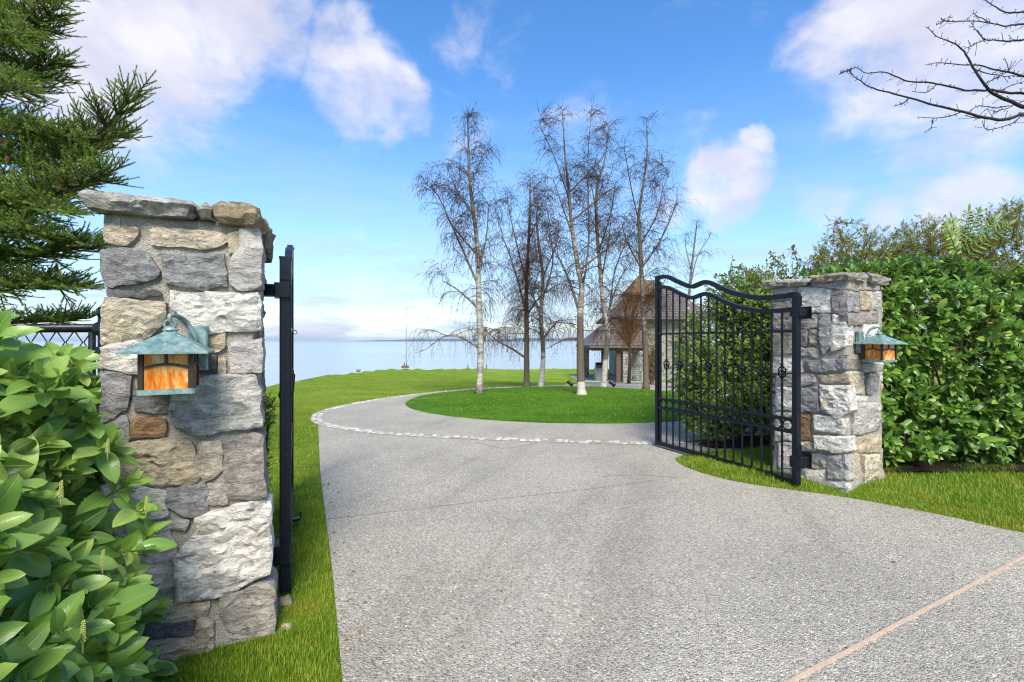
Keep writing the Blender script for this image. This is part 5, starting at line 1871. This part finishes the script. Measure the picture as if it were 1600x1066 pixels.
# ---------------------------------------------------------------- spruce at the upper left
def spruce():
    base = np.array([-6.3, 4.3, 0.0])
    root = empty("spruce_tree", tuple(base), "dark green spruce reaching in above the chain-link fence with hanging cones", "spruce tree")
    rs = np.random.default_rng(77)
    tk = MB()
    tk.tube([base - [0, 0, .1], base + [.03, 0, 2], base + [0, .02, 4.5], base + [0, 0, 8]], [.19, .16, .11, .02], 12)
    wood = MB()
    N = []          # shoots: (points, radius of needles)
    def shoot(a, d, L, bendup=.15):
        n = max(3, int(L / .03))
        pts = [a]; d = d / np.linalg.norm(d)
        for i in range(n):
            d = d + np.array([0, 0, bendup / n]) + rs.normal(0, .03, 3); d /= np.linalg.norm(d)
            pts.append(pts[-1] + d * L / n)
        pts = np.array(pts)
        wood.tube(pts, np.linspace(.0036, .0018, len(pts)), 4, False)
        N.append(pts)
    def lateral(a, d, L):
        """a side branch with its own side shoots in a flat spray"""
        n = 6
        pts = [a]; d = d / np.linalg.norm(d)
        for i in range(n):
            d = d + np.array([0, 0, .035]) + rs.normal(0, .05, 3); d /= np.linalg.norm(d)
            pts.append(pts[-1] + d * L / n)
        pts = np.array(pts)
        wood.tube(pts, np.linspace(.007, .003, n + 1), 5, False)
        N.append(resample(pts, .03))
        side = np.cross(d, [0, 0, 1.0]); side /= np.linalg.norm(side)
        m = int(L / .020)
        for k in range(m):
            u = (k + .6) / m
            p = pts[min(n - 1, int(u * n))]
            p = p + (pts[min(n, int(u * n) + 1)] - p) * ((u * n) % 1)
            sl = (.115 * (1 - u) + .055) * rs.uniform(.7, 1.2)
            s = 1 if k % 2 else -1
            shoot(p, d * .8 + side * s * .75 + np.array([0, 0, rs.normal(.24, .36)]), sl)
        shoot(pts[-1], d, .12)
    boughs = [  # (pixels start, middle, tip, depth start, depth tip)
        ((-260, 250), (0, 325), (212, 150), 4.2, 3.7, 1.0), ((-240, 330), (-20, 330), (170, 270), 4.2, 3.6, 1.0), ((-260, 180), (-30, 250), (190, 210), 4.4, 4.0, .9),
        ((-260, 60), (-20, 130), (85, 95), 4.4, 4.1, .9), ((-260, -20), (-30, 60), (80, 20), 4.4, 4.0, .9), ((-240, -90), (-40, -20), (95, -15), 4.4, 4.1, .9),
        ((-240, 380), (-20, 400), (150, 385), 4.3, 3.7, .95), ((-220, 440), (-20, 445), (125, 450), 4.3, 3.8, .85), ((-220, 300), (-60, 300), (95, 330), 4.1, 3.5, .9),
        ((-240, 130), (-40, 190), (110, 215), 4.3, 3.6, .8), ((-230, 400), (-60, 350), (60, 365), 4.0, 3.5, .8), ((-200, 505), (0, 505), (130, 498), 4.4, 4.1, .5), ((-260, -60), (-60, 0), (20, 60), 4.2, 3.6, .7), ((-260, 20), (-80, 90), (30, 140), 4.1, 3.5, .8)]
    for (a, m, b, d0, d1, wd) in boughs:
        q = spline([at(*a, d0), at(*m, (d0 + d1) / 2), at(*b, d1)], 10)
        wood.tube(q, np.linspace(.028, .005, len(q)), 7)
        L = np.linalg.norm(np.diff(q, axis=0), axis=1).sum()
        n = int(L / .045)
        for k in range(n):
            u = .12 + .88 * k / n
            i = min(len(q) - 2, int(u * (len(q) - 1)))
            d = q[i + 1] - q[i]; d /= np.linalg.norm(d)
            side = np.cross(d, [0, 0, 1.0]); side /= np.linalg.norm(side)
            s = 1 if k % 2 else -1
            ll = (.62 * (1 - u) ** .8 + .12) * wd * rs.uniform(.75, 1.15)
            lateral(q[i], d * .75 + side * s * .7 + np.array([0, 0, rs.normal(.12, .25)]), ll)
            if rs.random() < .35:
                lateral(q[i], d * .7 + np.array([0, 0, rs.choice([-.5, .55])]) + rs.normal(0, .2, 3), ll * .7)
        lateral(q[-1], q[-1] - q[-2], .16)
    # upright leaders at the end of the biggest bough
    for (a, b, d) in (((196, 165), (212, 100), 3.72), ((188, 160), (168, 125), 3.72), ((30, 30), (95, -2), 4.1), ((20, 40), (45, -10), 4.1), ((60, 145), (97, 128), 4.05)):
        A, B = at(*a, d), at(*b, d)
        shoot(A, B - A, np.linalg.norm(B - A), .0)
        shoot(A * .5 + B * .5, B - A + np.array([.12, 0, .02]), .10)
        shoot(A * .6 + B * .4, B - A + np.array([-.14, 0, .02]), .10)
    # needles, all round each shoot
    V, T, k = [], [], 0
    for pts in N:
        seg = np.diff(pts, axis=0); L = np.linalg.norm(seg, axis=1).sum()
        n = int(L * 900)
        if n < 4:
            continue
        u = np.sort(rs.uniform(0, 1, n)) * (len(pts) - 1) * .9999
        i = u.astype(int); fr = (u - i)[:, None]
        p = pts[i] * (1 - fr) + pts[i + 1] * fr
        d = seg[i] / (np.linalg.norm(seg[i], axis=1)[:, None] + 1e-9)
        a = rs.uniform(0, 2 * PI, n)
        x = np.cross(d, [.1, .2, .97]); x /= np.linalg.norm(x, axis=1)[:, None] + 1e-9
        y = np.cross(d, x)
        rad = x * np.cos(a)[:, None] + y * np.sin(a)[:, None]
        nd = d * .85 + rad + np.array([0, 0, .15]); nd /= np.linalg.norm(nd, axis=1)[:, None]
        tip = p + nd * rs.uniform(.011, .0165, n)[:, None]
        s = np.cross(nd, rad); s /= np.linalg.norm(s, axis=1)[:, None] + 1e-9
        V.append(np.stack([p - s * .0022, p + s * .0022, tip + (tip - p) * .12], 1).reshape(-1, 3))
        T.append(np.repeat(np.clip(rs.normal(.38 + .25 * rs.random(), .16, n), 0, .98), 3))
    v = np.concatenate(V)
    tk.build("trunk", M['stem'], root, True)
    wood.build("branches", M['stem'], root, True)["kind"] = "stuff"
    o = mesh_obj("needles", v, np.arange(len(v)).reshape(-1, 3), M['needle'], root, attr=np.concatenate(T))
    o["kind"] = "stuff"
    # cones
    cm = m_flat("red_brown_cone", (.16, .065, .035), .75, .2, .4, 60, .004)
    proto = None
    for (x, y, d) in ((12, 245, 3.7), (20, 262, 3.7), (98, 282, 3.65), (84, 260, 3.7), (74, 245, 3.75), (52, 352, 3.7), (35, 363, 3.6), (60, 385, 3.75), (88, 415, 3.8), (85, 440, 3.8), (108, 236, 3.7), (5, 215, 3.8)):
        p = at(x, y, d)
        m = MB()
        for r in range(7):
            for c in range(7):
                a = 2 * PI * c / 7 + r * .45
                rr = .010 * math.sin(PI * (r + 1.2) / 8.6) + .002
                m.lathe(p + np.array([math.cos(a) * rr, math.sin(a) * rr, -.008 * r]), [(.001, .002), (.0042, -.002), (.0034, -.008), (.0008, -.010)], 5)
        m.build("cone", cm, root, True)


spruce()


# ---------------------------------------------------------------- bare tree whose boughs come in from the right
def bare_tree():
    base = np.array([7.4, 4.6, 0.0])
    root = empty("bare_tree", tuple(base), "bare budding tree with dark crooked twigs hanging in from the upper right", "tree")
    rs = np.random.default_rng(88)
    D = 4.6
    def c1(x, y):                     # traced on an enlargement of the upper right corner
        return 1200 + x / 2.665, y / 2.665
    L = [
        [(1120, 500), (1066, 478), (985, 498), (900, 490), (810, 465), (700, 440), (590, 408), (480, 380), (400, 350), (352, 310), (345, 290)],
        [(1130, 470), (1060, 445), (1000, 418), (940, 392), (900, 350), (860, 290), (825, 230), (780, 182), (720, 160), (655, 112)],
        [(1130, 400), (1066, 390), (990, 385), (920, 375), (840, 378), (760, 362), (680, 345), (590, 340), (530, 318), (480, 300), (410, 305), (365, 282), (300, 305)],
        [(1130, 330), (1066, 318), (1000, 300), (940, 290), (880, 272), (800, 270), (720, 262), (655, 270)],
        [(1130, 160), (1066, 165), (1010, 172), (950, 168), (905, 165), (870, 130), (845, 95)],
        [(1130, 110), (1066, 100), (1000, 108), (940, 100), (880, 72), (850, 55)], [(940, 100), (860, 88), (780, 90), (730, 90), (700, 105)], [(905, 165), (860, 185), (815, 205)],
        [(1130, 50), (1060, 50), (990, 52), (950, 30), (905, 0), (880, -30)],
        [(1066, 478), (1000, 520), (920, 540), (895, 525)], [(810, 465), (750, 485), (690, 492), (620, 488)], [(690, 492), (680, 530), (668, 545)],
        [(900, 490), (860, 490), (820, 480)], [(940, 392), (1000, 362), (1066, 340)], [(1000, 440), (940, 450), (880, 440), (830, 470)],
        [(900, 350), (960, 320), (1000, 290), (985, 240)], [(1066, 420), (1010, 445), (950, 465), (940, 470)], [(590, 408), (560, 430), (525, 442)], [(700, 355), (660, 385), (600, 380)],
        [(1130, 560), (1090, 520), (1066, 478)], [(860, 290), (930, 310), (1000, 318), (1066, 318)], [(720, 75), (745, 90), (760, 60)], [(352, 310), (330, 295), (300, 305)]]
    m = MB()
    hub = base + np.array([0, .05, 2.9])
    m.tube([base - [0, 0, .1], base + [.02, 0, 1.2], hub, base + [.1, .1, 4.2], base + [.05, .3, 6.0]], [.13, .11, .09, .06, .015], 10)
    for k, pl in enumerate(L):
        dd = rs.normal(0, .12)
        tz = 0
        pts = []
        for x, y in pl:
            X, Y = c1(x, y)
            pts.append(at(X, Y, D + dd + tz)); tz += rs.normal(0, .03)
        pts = np.array(pts)
        q = spline(pts, 4)
        n = len(q)
        wob = np.array([[fbm(i * .5, k, 1), fbm(i * .5, k, 4), fbm(i * .5, k, 7)] for i in range(n)]) * .010
        q = q + wob
        outside_ = pl[0][0] > 1100
        r0 = {0: .017, 1: .020, 2: .013, 3: .011}.get(k, .010) if outside_ else .0055
        m.tube(q, np.linspace(r0, .0026, n), 6)
        if outside_:
            far = np.linalg.norm(q[0] - hub)
            fork = hub + np.array([0, .03 * (k % 3), .25 + .9 * (q[0][2] - at(1600, 180, D)[2]) + .12 * rs.normal()])
            mid_ = q[0] * .55 + fork * .45 + np.array([.05 * rs.normal(), .12 * rs.normal(), .16 + .06 * rs.normal()])
            m.tube(spline([fork, mid_, q[0], q[1]], 5), np.linspace(.026, r0, 16), 7)
        # spurs and buds
        for j in range(1, n - 1):
            for _ in range(2):
                if rs.random() < .62:
                    d = q[j + 1] - q[j]; d /= np.linalg.norm(d)
                    s = rs.normal(0, 1, 3); s -= d * np.dot(s, d); s /= np.linalg.norm(s)
                    ll = rs.choice([.015, .025, .04, .07, .12], p=[.3, .3, .22, .12, .06])
                    e = q[j] + (s * .85 + d * .45) * ll
                    m.tube([q[j], (q[j] + e) / 2 + rs.normal(0, .003, 3), e], [.0028, .0024, .0022], 4)
                    b = e + (s * .7 + d * .5) * .010
                    m.tube([e, (e + b) / 2, b], [.0022, .0046, .001], 5)
    m.build("branches", m_flat("dark_wet_bark", (.028, .020, .020), .7, .3, .4, 60, .003), root, True)


bare_tree()

# ---------------------------------------------------------------- stone house with an open porch
def m_rubblewall():
    m, t = new_mat("far_rubble_masonry")
    p = pos(t)
    w = t.n('ShaderNodeVectorMath', {0: t.vscale(p, (1, 1, 1.6)), 1: t.vscale(t.noise(p, 2.5, 3, .6, out=1), (.25, .25, .25))}, operation='ADD').outputs[0]
    v = t.n('ShaderNodeTexVoronoi', {'Vector': w, 'Scale': 3.6}, feature='F1')
    e = t.n('ShaderNodeTexVoronoi', {'Vector': w, 'Scale': 3.6}, feature='DISTANCE_TO_EDGE')
    col = t.ramp(t.n('ShaderNodeSeparateColor', {0: v.outputs['Color']}).outputs[0], [(0, (.15, .15, .155)), (.4, (.27, .255, .23)), (.7, (.36, .335, .29)), (1, (.26, .20, .14))])
    col = t.mix(t.mapr(e.outputs['Distance'], .06, .02), col, c4(.42, .38, .33))
    finish(t, pbsdf(t, col, .9, .15, t.math('ADD', t.mapr(e.outputs['Distance'], .0, .12), t.noise(p, 20, 4, .6)), .04, 1.0))
    return m


def m_slate():
    m, t = new_mat("weathered_slate_shingles")
    p = pos(t)
    b = t.n('ShaderNodeTexBrick', {'Vector': t.n('ShaderNodeMapping', {'Vector': p, 'Rotation': (0, 0, 0)}).outputs[0], 'Scale': 1.0, 'Brick Width': .32, 'Row Height': .2, 'Mortar Size': .02, 'Color1': c4(.15, .125, .13), 'Color2': c4(.22, .18, .18), 'Mortar': c4(.06, .05, .05)})
    n = t.noise(p, 3, 6, .7)
    col = t.mix(t.mapr(n, .5, .7, 0, .6), c4(.13, .105, .095), c4(.16, .115, .075))
    col = t.mix(t.noise(p, 14, 4, .7), col, c4(.11, .10, .11))
    finish(t, pbsdf(t, col, .8, .25, n, .03))
    return m


def house():
    wallm, roofm = m_rubblewall(), m_slate()
    wood = m_flat("brown_stained_timber", (.10, .06, .04), .7)
    red = m_flat("dark_red_paint", (.075, .008, .010), .4, .4, .15)
    moss = m_flat("mossy_shingles", (.13, .085, .045), .9, .1, .45, 5, .02)
    glass = m_flat("dark_window_glass", (.03, .04, .05), .08, .6, .1)
    root = empty("stone_house", (9, 31, -1.1), "grey stone house with slate roof, mossy cupola and open columned porch beyond the birches", "house")
    zb = -1.12
    def box(name, x0, x1, y0, y1, z0, z1, mat, par=root):
        return MB().bar(((x0 + x1) / 2, (y0 + y1) / 2, z0), ((x0 + x1) / 2, (y0 + y1) / 2, z1), x1 - x0, y1 - y0, (0, 1, 0)).build(name, mat, par)
    def hip(name, x0, x1, y0, y1, z0, ridge, mat, th=.14, par=root, gable=0):
        """ridge: ((xa, ya), (xb, yb), z)"""
        (xa, ya), (xb, yb), zr = ridge
        v = [(x0, y0, z0), (x1, y0, z0), (x1, y1, z0), (x0, y1, z0), (xa, ya, zr), (xb, yb, zr)]
        v += [(x, y, z - th) for x, y, z in v[:4]]
        f = [(0, 1, 5, 4), (1, 2, 5), (2, 3, 4, 5), (3, 0, 4), (0, 6, 7, 1), (1, 7, 8, 2), (2, 8, 9, 3), (3, 9, 6, 0), (6, 9, 8, 7)]
        return mesh_obj(name, v, f, mat, par)
    # main block
    box("wall", 7.9, 12.5, 30.6, 37.5, zb - .3, 3.1, wallm)
    mr = hip("main_roof", 7.0, 13.2, 29.8, 38.3, 3.05, ((9.9, 34), (10.6, 34), 6.0), roofm)
    mesh_shingle_rows(mr, (7.0, 29.8, 3.05), (13.2, 29.8, 3.05), (9.9, 34, 6.0), (10.6, 34, 6.0), 16, roofm)
    pr = hip("porch_roof", 4.75, 8.5, 28.2, 34.2, 1.22, ((6.9, 30.9), (6.9, 32.2), 3.1), roofm)
    mesh_shingle_rows(pr, (4.75, 28.2, 1.22), (8.5, 28.2, 1.22), (6.85, 30.9, 3.1), (6.95, 30.9, 3.1), 10, roofm)
    box("porch_beam", 5.0, 8.2, 28.5, 28.75, .90, 1.08, wood)
    box("porch_beam", 5.0, 5.25, 28.75, 33.9, .90, 1.08, wood)
    for x, y, w in ((7.12, 28.75, .52), (5.3, 33.4, .50), (5.3, 28.75, .001)):
        if w < .1:
            continue
        c = box("porch_column", x - w / 2, x + w / 2, y - w / 2, y + w / 2, zb - .1, .90, wallm)
        c2 = MB()
        rs = random.Random(int(x * 10))
        # courses of stone standing proud on the column's sides
        z = zb
        while z < .84:
            h = rs.uniform(.14, .24)
            u = -w / 2
            while u < w / 2 - .05:
                l = min(rs.uniform(.16, .3), w / 2 - u)
                c2.bar((x + u + .01, y - w / 2 - .012, z + h / 2), (x + u + l - .01, y - w / 2 - .012, z + h / 2), .024 + rs.uniform(0, .02), h - .02)
                u += l
            z += h
        co = c2.build("column_stones", wallm, c)
        co["kind"] = "stuff"
    for x, y in ((6.62, 28.75), (6.5, 32.8)):
        box("porch_post", x - .13, x + .13, y - .13, y + .13, zb - .1, .90, wood)
    sl = box("porch_floor", 4.3, 8.3, 28.25, 34.2, zb - .4, zb + .03, m_flat("porch_slab", (.36, .34, .31), .85))
    # front door, windows
    d = box("door", 8.95, 9.55, 30.54, 30.6, zb, .62, red)
    box("door_frame", 8.85, 8.95, 30.5, 30.59, zb, .74, wood, d); box("door_frame", 9.55, 9.65, 30.5, 30.59, zb, .74, wood, d)
    MB().lathe((9.4, 30.5, -.15), [(.03, 0), (.04, .03), (.03, .06)], 8).build("door_handle", wood, d)
    for x in (11.2,):
        fr = MB()
        for a, b in (((x - .5, 30.55, 0), (x - .5, 30.55, 1.5)), ((x + .5, 30.55, 0), (x + .5, 30.55, 1.5)), ((x, 30.55, 0), (x, 30.55, 1.5)), ((x - .5, 30.55, 0), (x + .5, 30.55, 0)), ((x - .5, 30.55, 1.5), (x + .5, 30.55, 1.5)), ((x - .5, 30.55, .75), (x + .5, 30.55, .75))):
            fr.bar(a, b, .07, .08, (0, 1, 0))
        w = fr.build("window", wood, root)
        box("pane", x - .46, x + .46, 30.565, 30.575, .04, 1.46, glass, w)
    # cupola: four posts under a mossy pyramid
    cx, cy = 8.75, 31.6
    cb = box("cupola", cx - .75, cx + .75, cy - .75, cy + .75, 3.4, 4.15, moss)
    for a in (-1, 1):
        for b in (-1, 1):
            box("cupola_post", cx + a * .65 - .1, cx + a * .65 + .1, cy + b * .65 - .1, cy + b * .65 + .1, 4.15, 4.75, wood, cb)
    hip("cupola_roof", cx - 1.05, cx + 1.05, cy - 1.05, cy + 1.05, 4.75, ((cx - .06, cy), (cx + .06, cy), 6.0), moss, .16, cb)
    MB().tube([(cx, cy, 5.9), (cx, cy, 6.5)], .03, 6).build("finial", wood, cb)
    # bench and barbecue under the porch
    b = empty("garden_bench", (7.9, 29.6, zb + .03), "pale green wooden bench in front of the porch's stone wall", "bench")
    gm = m_flat("grey_green_timber", (.26, .32, .25), .8)
    for k in range(4):
        MB().bar((7.45, 29.4 + k * .11, zb + .45), (8.35, 29.4 + k * .11, zb + .45), .09, .025).build("slat", gm, b)
        if k < 3:
            MB().bar((7.45, 29.84, zb + .58 + k * .13), (8.35, 29.84, zb + .58 + k * .13), .025, .09).build("backrest_slat", gm, b)
    for x in (7.5, 8.3):
        for y in (29.4, 29.8):
            MB().bar((x, y, zb), (x, y, zb + (.95 if y > 29.6 else .62)), .06, .06, (0, 1, 0)).build("leg", gm, b)
        MB().bar((x, 29.36, zb + .63), (x, 29.84, zb + .63), .06, .035).build("armrest", gm, b)
    g = empty("barbecue_grill", (5.95, 30.3, zb + .03), "dark covered barbecue on a grey cabinet between the porch columns", "barbecue")
    steel = m_flat("brushed_grey_steel", (.25, .26, .27), .4, .5, .2, 8, 0, .6)
    blk = m_flat("black_enamel", (.012, .012, .014), .3, .5)
    box("cabinet", 5.45, 6.25, 30.0, 30.6, zb + .03, zb + .85, steel, g)
    lid = []
    for x in (5.5, 6.2):
        for a in np.linspace(0, PI, 9):
            lid.append((x, 30.3 - .28 * math.cos(a), zb + .86 + .36 * math.sin(a)))
    f = [(i, i + 1, i + 10, i + 9) for i in range(8)] + [(8, 0, 9, 17), tuple(range(9))[::-1], tuple(range(9, 18))]
    mesh_obj("lid", lid, f, blk, g)
    MB().tube([(5.6, 30.0, zb + 1.0), (6.1, 30.0, zb + 1.0)], .02, 6).build("handle", steel, g)
    for x in (5.6, 5.85, 6.1):
        MB().tube([(x, 29.96, zb + .75), (x, 30.0, zb + .75)], .035, 8).build("knob", blk, g)


def mesh_shingle_rows(parent, a, b, c, d, n, mat):
    """overlapping courses on the slope a-b (eave) to c-d (ridge)"""
    a, b, c, d = (np.array(q, float) for q in (a, b, c, d))
    nn = np.cross(b - a, c - a); nn /= np.linalg.norm(nn)
    m = MB()
    for k in range(n):
        t0, t1 = k / n, (k + 1.15) / n
        t1 = min(t1, 1)
        p, q = a + (c - a) * t0, b + (d - b) * t0
        r, s = b + (d - b) * t1, a + (c - a) * t1
        m.add([p + nn * .05, q + nn * .05, r + nn * .012, s + nn * .012, p + nn * .005, q + nn * .005], [(0, 1, 2, 3), (4, 5, 1, 0)])
    o = m.build("shingle_courses", mat, parent)
    o["kind"] = "stuff"


house()


def weeping_shrub():
    """leafless, all fine hanging amber twigs"""
    x, y = 4.2, 16.6
    z0 = gz(x, y)
    root = empty("weeping_shrub", (x, y, z0), "amber-brown weeping leafless shrub in front of the house's porch roof", "shrub")
    rs = np.random.default_rng(5)
    w, t = MB(), MB()
    w.tube([(x, y, z0 - .1), (x + .05, y, z0 + .8), (x + .02, y, z0 + 1.5)], [.07, .055, .04], 8)
    for k in range(38):
        a = rs.uniform(0, 2 * PI); L = rs.uniform(.4, 1.35)
        e = np.array([x + math.cos(a) * L, y + math.sin(a) * L, z0 + rs.uniform(1.6, 3.1)])
        q = spline([np.array([x, y, z0 + 1.35]), np.array([x + math.cos(a) * L * .4, y + math.sin(a) * L * .4, e[2] + .1]), e], 5)
        w.tube(q, np.linspace(.018, .005, len(q)), 5)
        for j in range(26):
            p = q[rs.integers(2, len(q))]
            d = rs.normal(0, .6, 3); pts = [p]
            for i in range(5):
                d = d / np.linalg.norm(d) + np.array([0, 0, -.32]) + rs.normal(0, .12, 3)
                pts.append(pts[-1] + d / np.linalg.norm(d) * rs.uniform(.07, .17))
            t.tube(pts, np.linspace(.0045, .002, 6), 3, False)
    w.build("stems", M['stem'], root, True)
    o = t.build("twigs", m_flat("amber_twigs", (.27, .135, .045), .8, .2), root)
    o["kind"] = "stuff"


weeping_shrub()
loose_shrub("leafy_shrub", "loose yellow-green leafy shrub between the rightmost birch trunk and the gate's closing post", "shrub", (4.75, 15.9, gz(4.75, 15.9)), [((4.7, 15.9, 1.35), (.42, .4, .55)), ((4.95, 16.0, .8), (.40, .4, .6))], 45, SH, M['rowan'], 95, (4, 7), (.5, 1.4), .11, trunkn=5)
# ---------------------------------------------------------------- small things
blackm = m_flat("black_powder_coat", (.015, .015, .016), .45, .4)
for (x, y, lab) in ((892, 603, "small black spotlight on the island just left of the black-trunked birch"), (958, 612, "small black spotlight on the island between the twin birch and the gate")):
    r = ray(x, y)
    D = 14.3 if x < 900 else 13.3
    p = at(x, y, D)
    z = float(island_z(p[0], p[1]))
    s = empty("garden_spotlight", (p[0], p[1], z), lab, "spotlight", "spotlights on the island")
    MB().tube([(p[0], p[1], z - .05), (p[0], p[1], z + .09)], .015, 6).build("stake", blackm, s)
    h = MB().tube([(p[0] + .05, p[1], z + .07), (p[0] + .02, p[1], z + .11), (p[0] - .09, p[1] + .04, z + .21)], [.045, .06, .065], 10)
    h.build("lamp_head", blackm, s)

def rock(name, x, y, z, r, seed, label, cat, group=None, colour=(.34, .30, .24)):
    rs = random.Random(seed)
    v, f = [], []
    n, k = 16, 8
    for i in range(k + 1):
        for j in range(n):
            a, b = 2 * PI * j / n, PI * i / k
            d = np.array([math.cos(a) * math.sin(b), math.sin(a) * math.sin(b), -math.cos(b)])
            s = 1 + .42 * fbm(d[0] * 1.3 + seed, d[1] * 1.3, d[2] * 1.3, 4)
            v.append((x + d[0] * r * s * 1.2, y + d[1] * r * s, z + r * .35 + d[2] * r * s * .75))
    f = [(i * n + j, i * n + (j + 1) % n, (i + 1) * n + (j + 1) % n, (i + 1) * n + j) for i in range(k) for j in range(n)]
    o = mesh_obj(name, v, f, M['stone'], None, True)
    o.color = (*colour, 1)
    return tag(o, label, cat, group)


p = ground_hit(445, 945); rock("field_stone", p[0], p[1], p[2], .038, 3, "tan stone in the grass just below the edge-on gate's lower hinge", "stone", None, (.42, .34, .22))
p = ground_hit(446, 982); rock("field_stone", p[0], p[1], p[2] - .01, .026, 8, "smaller tan stone in the grass nearest the near pillar's corner", "stone", None, (.44, .36, .24))
for i, (x, y) in enumerate(((498, 586), (523, 582), (560, 579.5))):
    q = ground_hit(x, y + 1.2)
    rock("edge_rock", q[0], q[1], q[2], .055 + .025 * (i % 3), 20 + i, ["little grey rock on the bluff edge nearest the edge-on gate", "middle one of three little grey rocks on the bluff edge", "little grey rock on the bluff edge nearest the flagpole"][i], "rock", "rocks along the bluff edge", (.24, .23, .22))
q = ground_hit(633, 578)
o = empty("lawn_ornament", tuple(q), "low brown seat-like ornament alone on the bluff edge before the sea", "ornament")
bm_ = m_flat("brown_weathered_wood", (.13, .09, .06), .8)
MB().bar(q + [-.22, 0, .10], q + [.22, 0, .10], .16, .14).build("body", bm_, o)
MB().bar(q + [-.05, 0, .16], q + [-.05, 0, .36], .05, .06, (0, 1, 0)).build("upright", bm_, o)
MB().bar(q + [.10, 0, .16], q + [.10, 0, .30], .05, .05, (0, 1, 0)).build("upright", bm_, o)
for xx in (731, 760):
    q = ground_hit(xx, 578)
    t = MB().tube([q - [0, 0, .1], q + [0, 0, .34], q + [0, 0, .40]], [.04, .04, .03], 8).build("marker_post", bm_)
    tag(t, "short dark post on the bluff edge beneath the leftmost birch's crown" if xx == 731 else "short dark post on the bluff edge right of the leftmost birch trunk", "post")
q = ground_hit(633.5, 577)
fp = empty("flagpole", tuple(q + np.array([-.02, .3, 0])), "slim bare pole standing on the bluff edge left of the birches", "flagpole")
MB().tube([q + [-.02, .3, -.2], q + [-.02, .3, 2.2], q + [-.02, .3, 3.75]], [.022, .018, .010], 8).build("pole", m_flat("grey_pole_paint", (.16, .16, .17), .5), fp)
MB().lathe(q + [-.02, .3, 3.75], [(.01, 0), (.035, .02), (.035, .05), (.005, .07)], 8).build("finial", M['lead'], fp)


def litter():
    """a few dry leaves and broken twigs blown onto the concrete and along its edges"""
    rs = np.random.default_rng(3)
    b = leaf_blade(.05, .022, .8, .5, 1, 3)
    pts = [(785, 925), (790, 936), (962, 842), (1320, 1010), (1080, 800), (610, 870), (700, 760), (1180, 905), (560, 985), (1400, 880), (930, 730), (1230, 800), (905, 960), (545, 940), (1490, 905)]
    P_ = []
    for x, y in pts:
        d = (EYE - .012) * F / (y - CY)
        P_.append(((x - CX) / F * d, d, .014))
    for i in range(26):
        t = rs.uniform(0, 1)
        q = RIGHT_EDGE[3] * (1 - t) + RIGHT_EDGE[22] * t if i % 2 else LEFT_EDGE[1] * (1 - t) + LEFT_EDGE[3] * t
        P_.append((q[0] + rs.uniform(.0, .22) * (-.7 if i % 2 else 1), q[1] + rs.uniform(-.12, 0) * (1 if i % 2 else 0), .014))
    P_ = np.array(P_)
    D_ = rs.normal(0, 1, (len(P_), 3)) * [1, 1, .1]
    U_ = np.tile([0, 0, 1.0], (len(P_), 1)) + rs.normal(0, .25, (len(P_), 3))
    o = leaves_joined("fallen_leaves", None, [b], P_, frames(D_, U_), rs.uniform(.45, 1.0, len(P_)), m_flat("dry_brown_leaf", (.20, .12, .06), .8), 4)
    o["label"] = "scattered dry brown leaves lying on the pale driveway and along its edges"


litter()
